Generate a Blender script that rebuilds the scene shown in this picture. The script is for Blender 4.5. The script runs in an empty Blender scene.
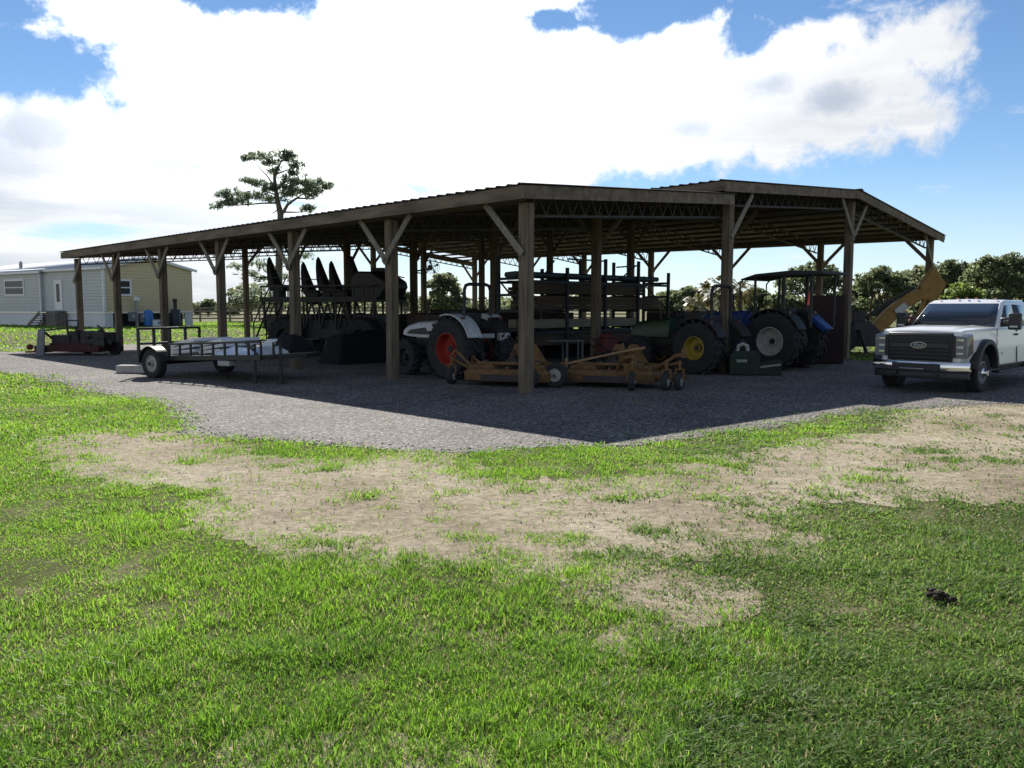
import bpy, math, random
import numpy as np
from mathutils import Vector, Matrix
random.seed(7)
R = math.radians
S = bpy.context.scene
COL = S.collection
# ------------------------------------------------------------------ camera model of the photograph
CAM_H = 1.75; F = 818.0; PITCH = math.atan(77/F)
CAM = Vector((0, 0, CAM_H))
def ray(px, py):
    u = (px-512)/F; v = (384-py)/F; c, s = math.cos(PITCH), math.sin(PITCH)
    return Vector((u, c+v*s, -s+v*c))
def ground(px, py, z=0.0):
    d = ray(px, py); t = (z-CAM_H)/d.z
    return CAM+d*t
def at(px, py, Y):
    d = ray(px, py); return CAM+d*(Y/d.y)
# ------------------------------------------------------------------ materials
MATS = {}
def mat(name, col, rough=.7, metal=0., var=.12, vscale=6., bump=0., bscale=40., col2=None, coat=0., spec=.5,
        stretch=None, emit=None, trans=0.):
    if name in MATS: return MATS[name]
    m = bpy.data.materials.new(name); m.use_nodes = True
    nt = m.node_tree; N = nt.nodes; L = nt.links
    b = N['Principled BSDF']
    b.inputs['Roughness'].default_value = rough; b.inputs['Metallic'].default_value = metal
    b.inputs['Coat Weight'].default_value = coat; b.inputs['Specular IOR Level'].default_value = spec
    b.inputs['Coat Roughness'].default_value = .05
    tc = N.new('ShaderNodeTexCoord'); src = tc.outputs['Object']
    if stretch:
        mp = N.new('ShaderNodeMapping'); mp.inputs['Scale'].default_value = stretch
        L.new(src, mp.inputs['Vector']); src = mp.outputs['Vector']
    nz = N.new('ShaderNodeTexNoise'); nz.inputs['Scale'].default_value = vscale; nz.inputs['Detail'].default_value = 5
    nz.inputs['Roughness'].default_value = .65
    L.new(src, nz.inputs['Vector'])
    rp = N.new('ShaderNodeValToRGB')
    rp.color_ramp.elements[0].position = .3; rp.color_ramp.elements[1].position = .72
    lo = [max(0, c*(1-var)) for c in col]; hi = [min(1, c*(1+var)) for c in col]
    if col2: lo = col; hi = col2
    rp.color_ramp.elements[0].color = (*lo, 1); rp.color_ramp.elements[1].color = (*hi, 1)
    L.new(nz.outputs['Fac'], rp.inputs['Fac']); L.new(rp.outputs['Color'], b.inputs['Base Color'])
    if bump > 0:
        n2 = N.new('ShaderNodeTexNoise'); n2.inputs['Scale'].default_value = bscale; n2.inputs['Detail'].default_value = 4
        L.new(src, n2.inputs['Vector'])
        bp = N.new('ShaderNodeBump'); bp.inputs['Strength'].default_value = bump; bp.inputs['Distance'].default_value = .02
        L.new(n2.outputs['Fac'], bp.inputs['Height']); L.new(bp.outputs['Normal'], b.inputs['Normal'])
    MATS[name] = m
    return m
def leaf_mat(name, col, col2, trans=.35, rough=.6, spec=.3, straw=None):
    m = bpy.data.materials.new(name); m.use_nodes = True
    nt = m.node_tree; N = nt.nodes; L = nt.links
    b = N['Principled BSDF']; out = N['Material Output']
    g = N.new('ShaderNodeNewGeometry')
    rp = N.new('ShaderNodeValToRGB')
    rp.color_ramp.elements[0].color = (*col, 1); rp.color_ramp.elements[1].color = (*col2, 1)
    tc = N.new('ShaderNodeTexCoord'); nz = N.new('ShaderNodeTexNoise'); nz.inputs['Scale'].default_value = .55
    nz.inputs['Detail'].default_value = 3
    L.new(tc.outputs['Object'], nz.inputs['Vector'])
    mx = N.new('ShaderNodeMath'); mx.operation = 'MULTIPLY_ADD'; mx.inputs[1].default_value = .6
    L.new(g.outputs['Random Per Island'], mx.inputs[0])
    m2 = N.new('ShaderNodeMath'); m2.operation = 'MULTIPLY_ADD'; m2.inputs[1].default_value = 1.7; m2.inputs[2].default_value = -.65
    L.new(nz.outputs['Fac'], m2.inputs[0]); L.new(m2.outputs[0], mx.inputs[2])
    L.new(mx.outputs[0], rp.inputs['Fac'])
    colout = rp.outputs['Color']
    if straw:
        gt = N.new('ShaderNodeMath'); gt.operation = 'GREATER_THAN'; gt.inputs[1].default_value = .90; L.new(g.outputs['Random Per Island'], gt.inputs[0])
        xs = N.new('ShaderNodeMix'); xs.data_type = 'RGBA'; L.new(gt.outputs[0], xs.inputs[0]); L.new(colout, xs.inputs[6]); xs.inputs[7].default_value = (*straw, 1); colout = xs.outputs[2]
    L.new(colout, b.inputs['Base Color'])
    b.inputs['Roughness'].default_value = rough; b.inputs['Specular IOR Level'].default_value = spec
    t = N.new('ShaderNodeBsdfTranslucent'); 
    hs = N.new('ShaderNodeHueSaturation'); hs.inputs['Value'].default_value = 1.5; hs.inputs['Hue'].default_value = .485
    L.new(colout, hs.inputs['Color']); L.new(hs.outputs['Color'], t.inputs['Color'])
    ms = N.new('ShaderNodeMixShader'); ms.inputs['Fac'].default_value = trans
    L.new(b.outputs[0], ms.inputs[1]); L.new(t.outputs[0], ms.inputs[2]); L.new(ms.outputs[0], out.inputs['Surface'])
    return m
# ------------------------------------------------------------------ mesh builder
class MB:
    def __init__(s): s.v = []; s.f = []; s.mi = []; s.M = Matrix(); s.m = 0
    def add(s, vs, fs):
        o = len(s.v); s.v += [tuple(s.M @ Vector(p)) for p in vs]
        s.f += [tuple(i+o for i in f) for f in fs]; s.mi += [s.m]*len(fs); return s
    def box(s, c, d, rot=None):
        x, y, z = d[0]/2, d[1]/2, d[2]/2
        vs = [Vector(p) for p in ((-x,-y,-z),(x,-y,-z),(x,y,-z),(-x,y,-z),(-x,-y,z),(x,-y,z),(x,y,z),(-x,y,z))]
        if rot is not None: vs = [rot @ p for p in vs]
        vs = [p+Vector(c) for p in vs]
        return s.add(vs, [(0,3,2,1),(4,5,6,7),(0,1,5,4),(1,2,6,5),(2,3,7,6),(3,0,4,7)])
    def bar(s, p0, p1, w, d, up=(0,0,1)):
        """rectangular bar p0->p1; w along 'side', d along the second normal"""
        p0 = Vector(p0); p1 = Vector(p1); a = (p1-p0); L = a.length; a.normalize()
        up = Vector(up)
        if abs(a.dot(up)) > .98: up = Vector((1,0,0))
        sd = a.cross(up).normalized(); n = sd.cross(a).normalized()
        rot = Matrix((a, sd, n)).transposed()
        return s.box((p0+p1)/2, (L, w, d), rot)
    def tube(s, pts, r, n=8, r1=None, cap=True):
        pts = [Vector(p) for p in pts]; k = len(pts); vs = []; fs = []
        prev = None
        for i, p in enumerate(pts):
            if i == 0: a = pts[1]-p
            elif i == k-1: a = p-pts[i-1]
            else: a = (pts[i+1]-p).normalized()+(p-pts[i-1]).normalized()
            a.normalize()
            if prev is None:
                up = Vector((0,0,1)) if abs(a.z) < .9 else Vector((1,0,0))
                sd = a.cross(up).normalized()
            else:
                sd = (prev - a*prev.dot(a)).normalized()
            prev = sd; nn = a.cross(sd)
            rr = r if r1 is None else r+(r1-r)*i/(k-1)
            if isinstance(r, (list, tuple)): rr = r[i]
            for j in range(n):
                t = 2*math.pi*j/n
                vs.append(p+sd*(math.cos(t)*rr)+nn*(math.sin(t)*rr))
        for i in range(k-1):
            for j in range(n):
                q = (j+1) % n
                fs.append((i*n+j, i*n+q, (i+1)*n+q, (i+1)*n+j))
        if cap:
            fs.append(tuple(range(n))[::-1]); fs.append(tuple(range((k-1)*n, k*n)))
        return s.add(vs, fs)
    def prism(s, poly, y0, y1, top=None):
        """poly in (x,z), extruded along y. top: optional other poly at y1"""
        n = len(poly); t = top or poly
        vs = [(x, y0, z) for x, z in poly]+[(x, y1, z) for x, z in t]
        fs = [tuple(range(n)), tuple(range(n, 2*n))[::-1]]
        for i in range(n):
            j = (i+1) % n; fs.append((j, i, n+i, n+j))
        return s.add(vs, fs)
    def lathe(s, prof, n=24, axis='y', c=(0,0,0), closed=False, cap=True):
        """prof: list of (r, h) along the axis"""
        vs = []; fs = []; k = len(prof)
        for r, h in prof:
            for j in range(n):
                t = 2*math.pi*j/n; a, b = r*math.cos(t), r*math.sin(t)
                p = (a, h, b) if axis == 'y' else ((h, a, b) if axis == 'x' else (a, b, h))
                vs.append((p[0]+c[0], p[1]+c[1], p[2]+c[2]))
        rng = k if closed else k-1
        for i in range(rng):
            for j in range(n):
                q = (j+1) % n; ii = (i+1) % k
                fs.append((i*n+j, ii*n+j, ii*n+q, i*n+q))
        if not closed and cap:
            if prof[0][0] > 1e-4: fs.append(tuple(range(n)))
            if prof[-1][0] > 1e-4: fs.append(tuple(range((k-1)*n, k*n))[::-1])
        return s.add(vs, fs)
    def ball(s, c, r, n=10, m=7):
        vs = []; fs = []
        rx, ry, rz = r if isinstance(r, (tuple, list)) else (r, r, r)
        for i in range(m+1):
            ph = math.pi*i/m
            for j in range(n):
                t = 2*math.pi*j/n
                vs.append((c[0]+rx*math.sin(ph)*math.cos(t), c[1]+ry*math.sin(ph)*math.sin(t), c[2]+rz*math.cos(ph)))
        for i in range(m):
            for j in range(n):
                q = (j+1) % n; fs.append((i*n+j, (i+1)*n+j, (i+1)*n+q, i*n+q))
        return s.add(vs, fs)
    def build(s, name, mats, parent=None, bevel=0., seg=2, smooth=35, solid=0.):
        me = bpy.data.meshes.new(name); me.from_pydata(s.v, [], s.f); me.validate()
        if not isinstance(mats, (list, tuple)): mats = [mats]
        for m in mats: me.materials.append(m)
        if len(mats) > 1 and len(me.polygons) == len(s.mi): me.polygons.foreach_set('material_index', s.mi)
        import bmesh
        bm = bmesh.new(); bm.from_mesh(me)
        bmesh.ops.remove_doubles(bm, verts=bm.verts, dist=1e-5)
        bmesh.ops.recalc_face_normals(bm, faces=bm.faces); bm.to_mesh(me); bm.free()
        me.polygons.foreach_set('use_smooth', [True]*len(me.polygons))
        me.set_sharp_from_angle(angle=R(smooth)); me.update()
        o = bpy.data.objects.new(name, me); COL.objects.link(o)
        if parent is not None: o.parent = parent
        if solid:
            md = o.modifiers.new('s', 'SOLIDIFY'); md.thickness = solid; md.offset = 0
        if bevel:
            md = o.modifiers.new('b', 'BEVEL'); md.width = bevel; md.segments = seg; md.limit_method = 'ANGLE'; md.angle_limit = R(40)
            md.harden_normals = False
        return o
def tag(o, label, cat, group=None, kind=None):
    if label: o['label'] = label
    if cat: o['category'] = cat
    if group: o['group'] = group
    if kind: o['kind'] = kind
    return o
def thing(name, label, cat, loc=(0,0,0), rz=0., group=None):
    o = bpy.data.objects.new(name, None); COL.objects.link(o); o.empty_display_size = .3
    o.location = loc; o.rotation_euler = (0, 0, rz)
    return tag(o, label, cat, group)
def copy_thing(src, loc, rz, label=None, group=None, scale=None):
    def rec(o, par):
        c = o.copy(); COL.objects.link(c)
        if par is not None: c.parent = par
        for ch in [x for x in o.children]: rec(ch, c)
        return c
    c = rec(src, None); c.location = loc; c.rotation_euler = (0, 0, rz)
    if label: c['label'] = label
    if group: c['group'] = group
    if scale: c.scale = scale
    return c
def npmesh(name, verts, faces_flat, loop_tot, mats, parent=None):
    me = bpy.data.meshes.new(name)
    me.vertices.add(len(verts)); me.vertices.foreach_set('co', np.ascontiguousarray(verts, dtype=np.float32).ravel())
    me.loops.add(len(faces_flat)); me.loops.foreach_set('vertex_index', np.ascontiguousarray(faces_flat, dtype=np.int32))
    n = len(loop_tot); me.polygons.add(n)
    st = np.zeros(n, dtype=np.int32); st[1:] = np.cumsum(loop_tot)[:-1]
    me.polygons.foreach_set('loop_start', st); me.polygons.foreach_set('loop_total', np.asarray(loop_tot, dtype=np.int32))
    me.update(calc_edges=True)
    for m in (mats if isinstance(mats, (list, tuple)) else [mats]): me.materials.append(m)
    o = bpy.data.objects.new(name, me); COL.objects.link(o)
    if parent is not None: o.parent = parent
    return o
# value noise for layouts
def vnoise(x, y, sc, seed=0):
    x = np.asarray(x)*sc+seed*17.3; y = np.asarray(y)*sc+seed*9.1
    xi = np.floor(x).astype(np.int64); yi = np.floor(y).astype(np.int64); fx = x-xi; fy = y-yi
    fx = fx*fx*(3-2*fx); fy = fy*fy*(3-2*fy)
    def h(a, b):
        n = (a*374761393+b*668265263+seed*982451653) & 0x7fffffff
        n = ((n ^ (n >> 13))*1274126177) & 0x7fffffff
        return ((n ^ (n >> 16)) & 0xffff)/65535.
    return (h(xi,yi)*(1-fx)+h(xi+1,yi)*fx)*(1-fy)+(h(xi,yi+1)*(1-fx)+h(xi+1,yi+1)*fx)*fy
def inpoly(x, y, poly):
    x = np.asarray(x); y = np.asarray(y); r = np.zeros(x.shape, bool); n = len(poly); j = n-1
    for i in range(n):
        xi, yi = poly[i]; xj, yj = poly[j]
        c = ((yi > y) != (yj > y)) & (x < (xj-xi)*(y-yi)/(yj-yi+1e-12)+xi); r ^= c; j = i
    return r
# ------------------------------------------------------------------ barn frame
A0 = ground(526, 393)
U = Vector((-.7071, .7071, 0)); V = Vector((.7071, .7071, 0))
Z0 = A0.y
BU = .191*Z0/.7071; BV = .329*Z0/.7071
def P(u, v, z=0.): return Vector((A0.x, A0.y, 0))+U*u+V*v+Vector((0,0,z))
def uv(p): d = Vector((p.x-A0.x, p.y-A0.y, 0)); return d.dot(U), d.dot(V)
def on_u(px, py, u):
    d = ray(px, py); o = CAM-Vector((A0.x, A0.y, 0)); t = (u-o.dot(U))/d.dot(U); q = CAM+d*t
    return uv(q)[1], q.z
def terrain(x, y):
    u = (np.asarray(x)-A0.x)*-.7071+(np.asarray(y)-A0.y)*.7071
    t = np.clip((u-29.5)/7.5, 0, 1); t = t*t*(3-2*t)
    return .45*t
HEAD_U = R(135)      # heading along +u
# ================================================================== ground, gravel, dirt, grass
def soil_mat():
    m = bpy.data.materials.new('lawn_soil'); m.use_nodes = True; nt = m.node_tree; N = nt.nodes; L = nt.links
    b = N['Principled BSDF']; b.inputs['Roughness'].default_value = .95; b.inputs['Specular IOR Level'].default_value = .1
    tc = N.new('ShaderNodeTexCoord')
    def noise(sc, det=6, ro=.65):
        n = N.new('ShaderNodeTexNoise'); n.inputs['Scale'].default_value = sc; n.inputs['Detail'].default_value = det
        n.inputs['Roughness'].default_value = ro
        L.new(tc.outputs['Object'], n.inputs['Vector']); return n
    n1 = noise(9); n2 = noise(.25); n3 = noise(120, 3)
    r1 = N.new('ShaderNodeValToRGB'); e = r1.color_ramp.elements
    e[0].position = .3; e[0].color = (.060, .074, .026, 1); e[1].position = .7; e[1].color = (.135, .130, .058, 1)
    L.new(n1.outputs['Fac'], r1.inputs['Fac'])
    r2 = N.new('ShaderNodeValToRGB'); e = r2.color_ramp.elements
    e[0].position = .35; e[0].color = (.9, .95, .8, 1); e[1].position = .65; e[1].color = (1.15, 1.1, 1.0, 1)
    L.new(n2.outputs['Fac'], r2.inputs['Fac'])
    mx = N.new('ShaderNodeMix'); mx.data_type = 'RGBA'; mx.blend_type = 'MULTIPLY'; mx.inputs[0].default_value = 1
    L.new(r1.outputs['Color'], mx.inputs[6]); L.new(r2.outputs['Color'], mx.inputs[7])
    n5 = noise(1.6, 10, .78)
    r5 = N.new('ShaderNodeMapRange'); r5.inputs['From Min'].default_value = .50; r5.inputs['From Max'].default_value = .60; r5.inputs['To Max'].default_value = .5
    L.new(n5.outputs['Fac'], r5.inputs['Value'])
    sd = N.new('ShaderNodeMix'); sd.data_type = 'RGBA'; L.new(r5.outputs[0], sd.inputs[0]); L.new(mx.outputs[2], sd.inputs[6]); sd.inputs[7].default_value = (.31, .26, .175, 1)
    L.new(sd.outputs[2], b.inputs['Base Color'])
    bp = N.new('ShaderNodeBump'); bp.inputs['Strength'].default_value = .8; bp.inputs['Distance'].default_value = .03
    L.new(n3.outputs['Fac'], bp.inputs['Height']); L.new(bp.outputs['Normal'], b.inputs['Normal'])
    return m
def dirt_mat():
    m = bpy.data.materials.new('sandy_dirt'); m.use_nodes = True; nt = m.node_tree; N = nt.nodes; L = nt.links
    b = N['Principled BSDF']; b.inputs['Roughness'].default_value = .95; b.inputs['Specular IOR Level'].default_value = .15
    tc = N.new('ShaderNodeTexCoord')
    def noise(sc, det=7, ro=.65):
        n = N.new('ShaderNodeTexNoise'); n.inputs['Scale'].default_value = sc; n.inputs['Detail'].default_value = det
        n.inputs['Roughness'].default_value = ro
        L.new(tc.outputs['Object'], n.inputs['Vector']); return n
    n1 = noise(.45, 8, .7); n2 = noise(11, 9, .82); n3 = noise(90, 4); n4 = noise(5, 5)
    r1 = N.new('ShaderNodeValToRGB'); e = r1.color_ramp.elements
    e[0].position = .32; e[0].color = (.29, .24, .17, 1); e[1].position = .64; e[1].color = (.60, .54, .42, 1)
    x = e.new(.48); x.color = (.46, .40, .30, 1)
    L.new(n1.outputs['Fac'], r1.inputs['Fac'])
    r2 = N.new('ShaderNodeValToRGB'); e = r2.color_ramp.elements
    e[0].position = .36; e[0].color = (.50, .47, .42, 1); e[1].position = .60; e[1].color = (1.10, 1.07, 1.03, 1)
    L.new(n2.outputs['Fac'], r2.inputs['Fac'])
    mx = N.new('ShaderNodeMix'); mx.data_type = 'RGBA'; mx.blend_type = 'MULTIPLY'; mx.inputs[0].default_value = 1
    L.new(r1.outputs['Color'], mx.inputs[6]); L.new(r2.outputs['Color'], mx.inputs[7])
    L.new(mx.outputs[2], b.inputs['Base Color'])
    ad = N.new('ShaderNodeMath'); ad.operation = 'MULTIPLY_ADD'; ad.inputs[1].default_value = 2.2
    L.new(n4.outputs['Fac'], ad.inputs[0]); L.new(n3.outputs['Fac'], ad.inputs[2])
    bp = N.new('ShaderNodeBump'); bp.inputs['Strength'].default_value = .9; bp.inputs['Distance'].default_value = .045
    L.new(ad.outputs[0], bp.inputs['Height']); L.new(bp.outputs['Normal'], b.inputs['Normal'])
    return m
def gravel_mat():
    m = bpy.data.materials.new('gravel'); m.use_nodes = True; nt = m.node_tree; N = nt.nodes; L = nt.links
    b = N['Principled BSDF']; b.inputs['Roughness'].default_value = .85; b.inputs['Specular IOR Level'].default_value = .25
    tc = N.new('ShaderNodeTexCoord')
    vo = N.new('ShaderNodeTexVoronoi'); vo.inputs['Scale'].default_value = 33
    L.new(tc.outputs['Object'], vo.inputs['Vector'])
    bw = N.new('ShaderNodeSeparateColor'); L.new(vo.outputs['Color'], bw.inputs[0])
    r1 = N.new('ShaderNodeValToRGB'); e = r1.color_ramp.elements
    e[0].position = 0; e[0].color = (.035, .033, .031, 1); e[1].position = 1; e[1].color = (.46, .44, .41, 1)
    x = e.new(.5); x.color = (.155, .148, .140, 1); x = e.new(.85); x.color = (.20, .18, .165, 1)
    L.new(bw.outputs[0], r1.inputs['Fac'])
    n1 = N.new('ShaderNodeTexNoise'); n1.inputs['Scale'].default_value = .5; n1.inputs['Detail'].default_value = 8; n1.inputs['Roughness'].default_value = .7
    L.new(tc.outputs['Object'], n1.inputs['Vector'])
    r2 = N.new('ShaderNodeValToRGB'); e = r2.color_ramp.elements
    e[0].position = .3; e[0].color = (.60, .57, .55, 1); e[1].position = .7; e[1].color = (1.15, 1.12, 1.1, 1)
    L.new(n1.outputs['Fac'], r2.inputs['Fac'])
    mx = N.new('ShaderNodeMix'); mx.data_type = 'RGBA'; mx.blend_type = 'MULTIPLY'; mx.inputs[0].default_value = 1
    L.new(r1.outputs['Color'], mx.inputs[6]); L.new(r2.outputs['Color'], mx.inputs[7])
    L.new(mx.outputs[2], b.inputs['Base Color'])
    iv = N.new('ShaderNodeMath'); iv.operation = 'MULTIPLY_ADD'; iv.inputs[1].default_value = -1.; iv.inputs[2].default_value = 1
    L.new(vo.outputs['Distance'], iv.inputs[0])
    bp = N.new('ShaderNodeBump'); bp.inputs['Strength'].default_value = 1; bp.inputs['Distance'].default_value = .022
    L.new(iv.outputs[0], bp.inputs['Height']); L.new(bp.outputs['Normal'], b.inputs['Normal'])
    return m
# one ground sheet reaching the horizon
ax = np.concatenate([np.array([-2500,-1200,-600,-320,-200,-140]), np.arange(-100, 101, 2.), np.array([140,200,320,600,1200,2500])])
gx, gy = np.meshgrid(ax, ax+20); gz = terrain(gx, gy)
n = len(ax); idx = np.arange(n*n).reshape(n, n)
q = np.stack([idx[:-1,:-1], idx[:-1,1:], idx[1:,1:], idx[1:,:-1]], -1).reshape(-1, 4)
g = npmesh('ground', np.stack([gx, gy, gz], -1).reshape(-1, 3), q.ravel(), np.full(len(q), 4), soil_mat())
g['kind'] = 'structure'

def outline(pts, amp=.05, step=.12, seed=1):
    out = []
    n = len(pts)
    for i in range(n):
        a = np.array(pts[i]); b = np.array(pts[(i+1) % n]); L = np.linalg.norm(b-a)
        k = max(1, min(300, int(L/step)))
        for t in range(k):
            out.append(a+(b-a)*t/k)
    o = np.array(out); d = np.linalg.norm(o, axis=1)
    am = amp*np.clip(d/8, .7, 3)
    o[:, 0] += (vnoise(o[:,0], o[:,1], 2.2, seed)-.5)*2.6*am+(vnoise(o[:,0], o[:,1], 8, seed+5)-.5)*1.2*am
    o[:, 1] += (vnoise(o[:,0], o[:,1], 2.2, seed+2)-.5)*2.6*am+(vnoise(o[:,0], o[:,1], 8, seed+7)-.5)*1.2*am
    return o
def G2(px, py): p = ground(px, py); return (p.x, p.y)
def sheet(name, o, z, m):
    from mathutils.geometry import tessellate_polygon
    vs = [(x, y, z) for x, y in o]
    tri = tessellate_polygon([[Vector(v) for v in vs]])
    me = bpy.data.meshes.new(name); me.from_pydata(vs, [], tri); me.update()
    import bmesh
    bm = bmesh.new(); bm.from_mesh(me); bmesh.ops.recalc_face_normals(bm, faces=bm.faces)
    if sum(f.normal.z for f in bm.faces) < 0: bmesh.ops.reverse_faces(bm, faces=bm.faces)
    bm.to_mesh(me); bm.free()
    me.materials.append(m); ob = bpy.data.objects.new(name, me); COL.objects.link(ob); ob['kind'] = 'structure'; return ob
p1 = P(29, -3); p2 = P(29, 27); p3 = P(3.2, 27.2); p4 = ground(1330, 380)
GRAVEL = outline([G2(-260,372), G2(-120,371), G2(0,372), G2(40,378), G2(70,388), G2(120,398), G2(163,404), G2(172,420), G2(180,434), G2(230,438),
                  G2(300,443), G2(350,447), G2(395,451), G2(440,453.5), G2(490,453), G2(560,447), G2(640,446), G2(760,430),
                  G2(860,412), G2(905,409), G2(960,406), G2(1060,402), G2(1340,400), G2(1400,378), G2(1100,366), G2(900,361.5), G2(858,360.5), tuple(P(2.2,16.2).xy), tuple(P(3,22.5).xy), tuple(P(27.5,22.5).xy), (p1.x, p1.y),
                  G2(120,350.5), G2(60,351), G2(0,352), G2(-260,352)], .05, .15, 3)
DIRT = outline([G2(50,440), G2(100,432), G2(165,430), G2(212,441), G2(245,460), G2(330,463), G2(385,459), G2(402,451), G2(436,451), G2(450,472), G2(500,483), G2(560,485), G2(680,474), G2(760,454),
                G2(850,437), G2(900,431), G2(912,412), G2(960,404), G2(1024,400), G2(1330,402), G2(1330,470), G2(1150,500), G2(1024,503), G2(960,497), G2(880,500), G2(800,494), G2(765,506),
                G2(768,522), G2(806,538), G2(775,553), G2(720,545), G2(660,562), G2(560,575), G2(480,563), G2(420,556), G2(340,556), G2(285,543), G2(214,522),
                G2(238,492), G2(150,478), G2(88,472), G2(62,456)], .06, .08, 11)
DIRT2 = outline([G2(560,590), G2(650,572), G2(730,584), G2(745,604), G2(690,625), G2(655,655), G2(625,640), G2(655,610), G2(600,606)], .035, .05, 21)
DIRT3 = outline([G2(215,775), G2(235,745), G2(300,735), G2(330,765), G2(420,748), G2(470,765), G2(460,800), G2(220,800)], .03, .05, 31)
gm = gravel_mat(); dm = dirt_mat()
sheet('gravel_yard', GRAVEL, .005, gm)
def widen(o, d, seed):
    o = np.array(o); t = np.roll(o, -3, 0)-np.roll(o, 3, 0); nrm = np.stack([t[:,1], -t[:,0]], 1); nrm /= np.linalg.norm(nrm, axis=1)[:,None]+1e-9
    A = .5*np.sum(o[:,0]*np.roll(o[:,1],-1)-np.roll(o[:,0],-1)*o[:,1]); nrm *= 1 if A > 0 else -1
    k = d*(.35+1.3*vnoise(o[:,0], o[:,1], 3.1, seed)*vnoise(o[:,0], o[:,1], 9, seed+1)*2)
    k = k+.16*(vnoise(o[:,0], o[:,1], 16, seed+2)-.5)+.10*(vnoise(o[:,0], o[:,1], 33, seed+3)-.5)
    return o+nrm*k[:,None]
sheet('dirt_track', widen(DIRT, .26, 3), .002, dm)
sheet('bare_patch', widen(DIRT2, .12, 4), .0035, dm)
sheet('bare_patch', widen(DIRT3, .12, 5), .0035, dm)

# ---- grass: one stuff object of real blades
rng = np.random.default_rng(5)
def scatter(y0, y1, dens, wfac=.70, extra=2.0):
    area_w = lambda y: 2*(wfac*y+extra)
    A = (y1-y0)*area_w(y1); n = int(A*dens)
    y = rng.uniform(y0, y1, n); x = rng.uniform(-area_w(y1)/2, area_w(y1)/2, n)
    k = np.abs(x) < area_w(y)/2; return x[k], y[k]
GP = [tuple(p) for p in GRAVEL]; DP = [tuple(p) for p in DIRT]; D2 = [tuple(p) for p in DIRT2]; D3 = [tuple(p) for p in DIRT3]
TUFTS = [ground(px, py) for px, py in ((187,463),(222,452),(283,466),(310,519),(390,508),(362,497),(300,435),(440,520),(520,490),(560,540),(610,500),(640,497),(708,498),(925,452),(945,460),(1000,462),
                                       (880,470),(470,540),(760,545),(270,470),(650,530),(330,470),(860,480),(545,515),(500,555),(590,560),(700,560))]
TR = [rng.uniform(.06, .17) for _ in TUFTS]
def keep_mask(x, y):
    d = np.ones(x.shape)
    big = vnoise(x, y, .55, 2); mid = vnoise(x, y, 2.3, 4); sm = vnoise(x, y, 7, 6)
    f = .5*big+.35*mid+.25*sm
    d *= np.clip((f-.20)*3.6, .55, 1.0)*np.where(vnoise(x, y, 3.4, 61)*.6+vnoise(x, y, 9, 62)*.4 < .33, .6, 1)
    dist = np.hypot(x, y); fz = np.clip(dist*.016, .13, .35)
    fr = np.zeros(x.shape)
    for _ in range(5):
        jx, jy = x+rng.normal(0, 1, x.shape)*fz*2.1+.5*(vnoise(x, y, 2.6, 31)-.5)+.6*(vnoise(x, y, 6.5, 33)-.5), y+rng.normal(0, 1, x.shape)*fz*2.1+.7*(vnoise(x, y, 2.2, 32)-.5)+.9*(vnoise(x, y, 6, 34)-.5)
        fr += inpoly(jx, jy, DP)*.2
    ing = inpoly(x+rng.normal(0, 1, x.shape)*fz*.9, y+rng.normal(0, 1, x.shape)*fz*.9, GP); ind = fr > .55; qx, qy = x+rng.normal(0, .09, x.shape)+.5*(vnoise(x, y, 4, 51)-.5), y+rng.normal(0, .09, x.shape)+.7*(vnoise(x, y, 4, 52)-.5); in2 = inpoly(qx, qy, D2) | inpoly(qx, qy, D3); ind &= ~in2
    d *= np.where(ind, 1, 1-1.25*fr)
    # grass thins out towards the lower right, where the turf is worn
    worn = np.clip((x+.3)/2.5, 0, 1)*np.clip((9-y)/3, 0, 1)
    d *= 1-.45*worn*np.clip((.62-mid)*3, 0, 1)
    d[in2] = np.where((.5*sm+.5*mid)[in2] > .55, .55, .13)
    dd = np.where((.4*mid+.6*sm) > .70, .34, .03)
    for t, r in zip(TUFTS, TR):
        q = np.exp(-(((x-t.x)/(r*1.5))**2+((y-t.y)/r)**2)); dd = np.maximum(dd, np.where(q > .25, q, 0))
    d[ind] = dd[ind]
    dg = np.where((.5*mid+.5*sm) > .86, .2, 0)
    d[ing] = dg[ing]
    return d
V_, Fq, Ft, tot = [], [], [], 0; MQ, MT_ = [], []
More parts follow.
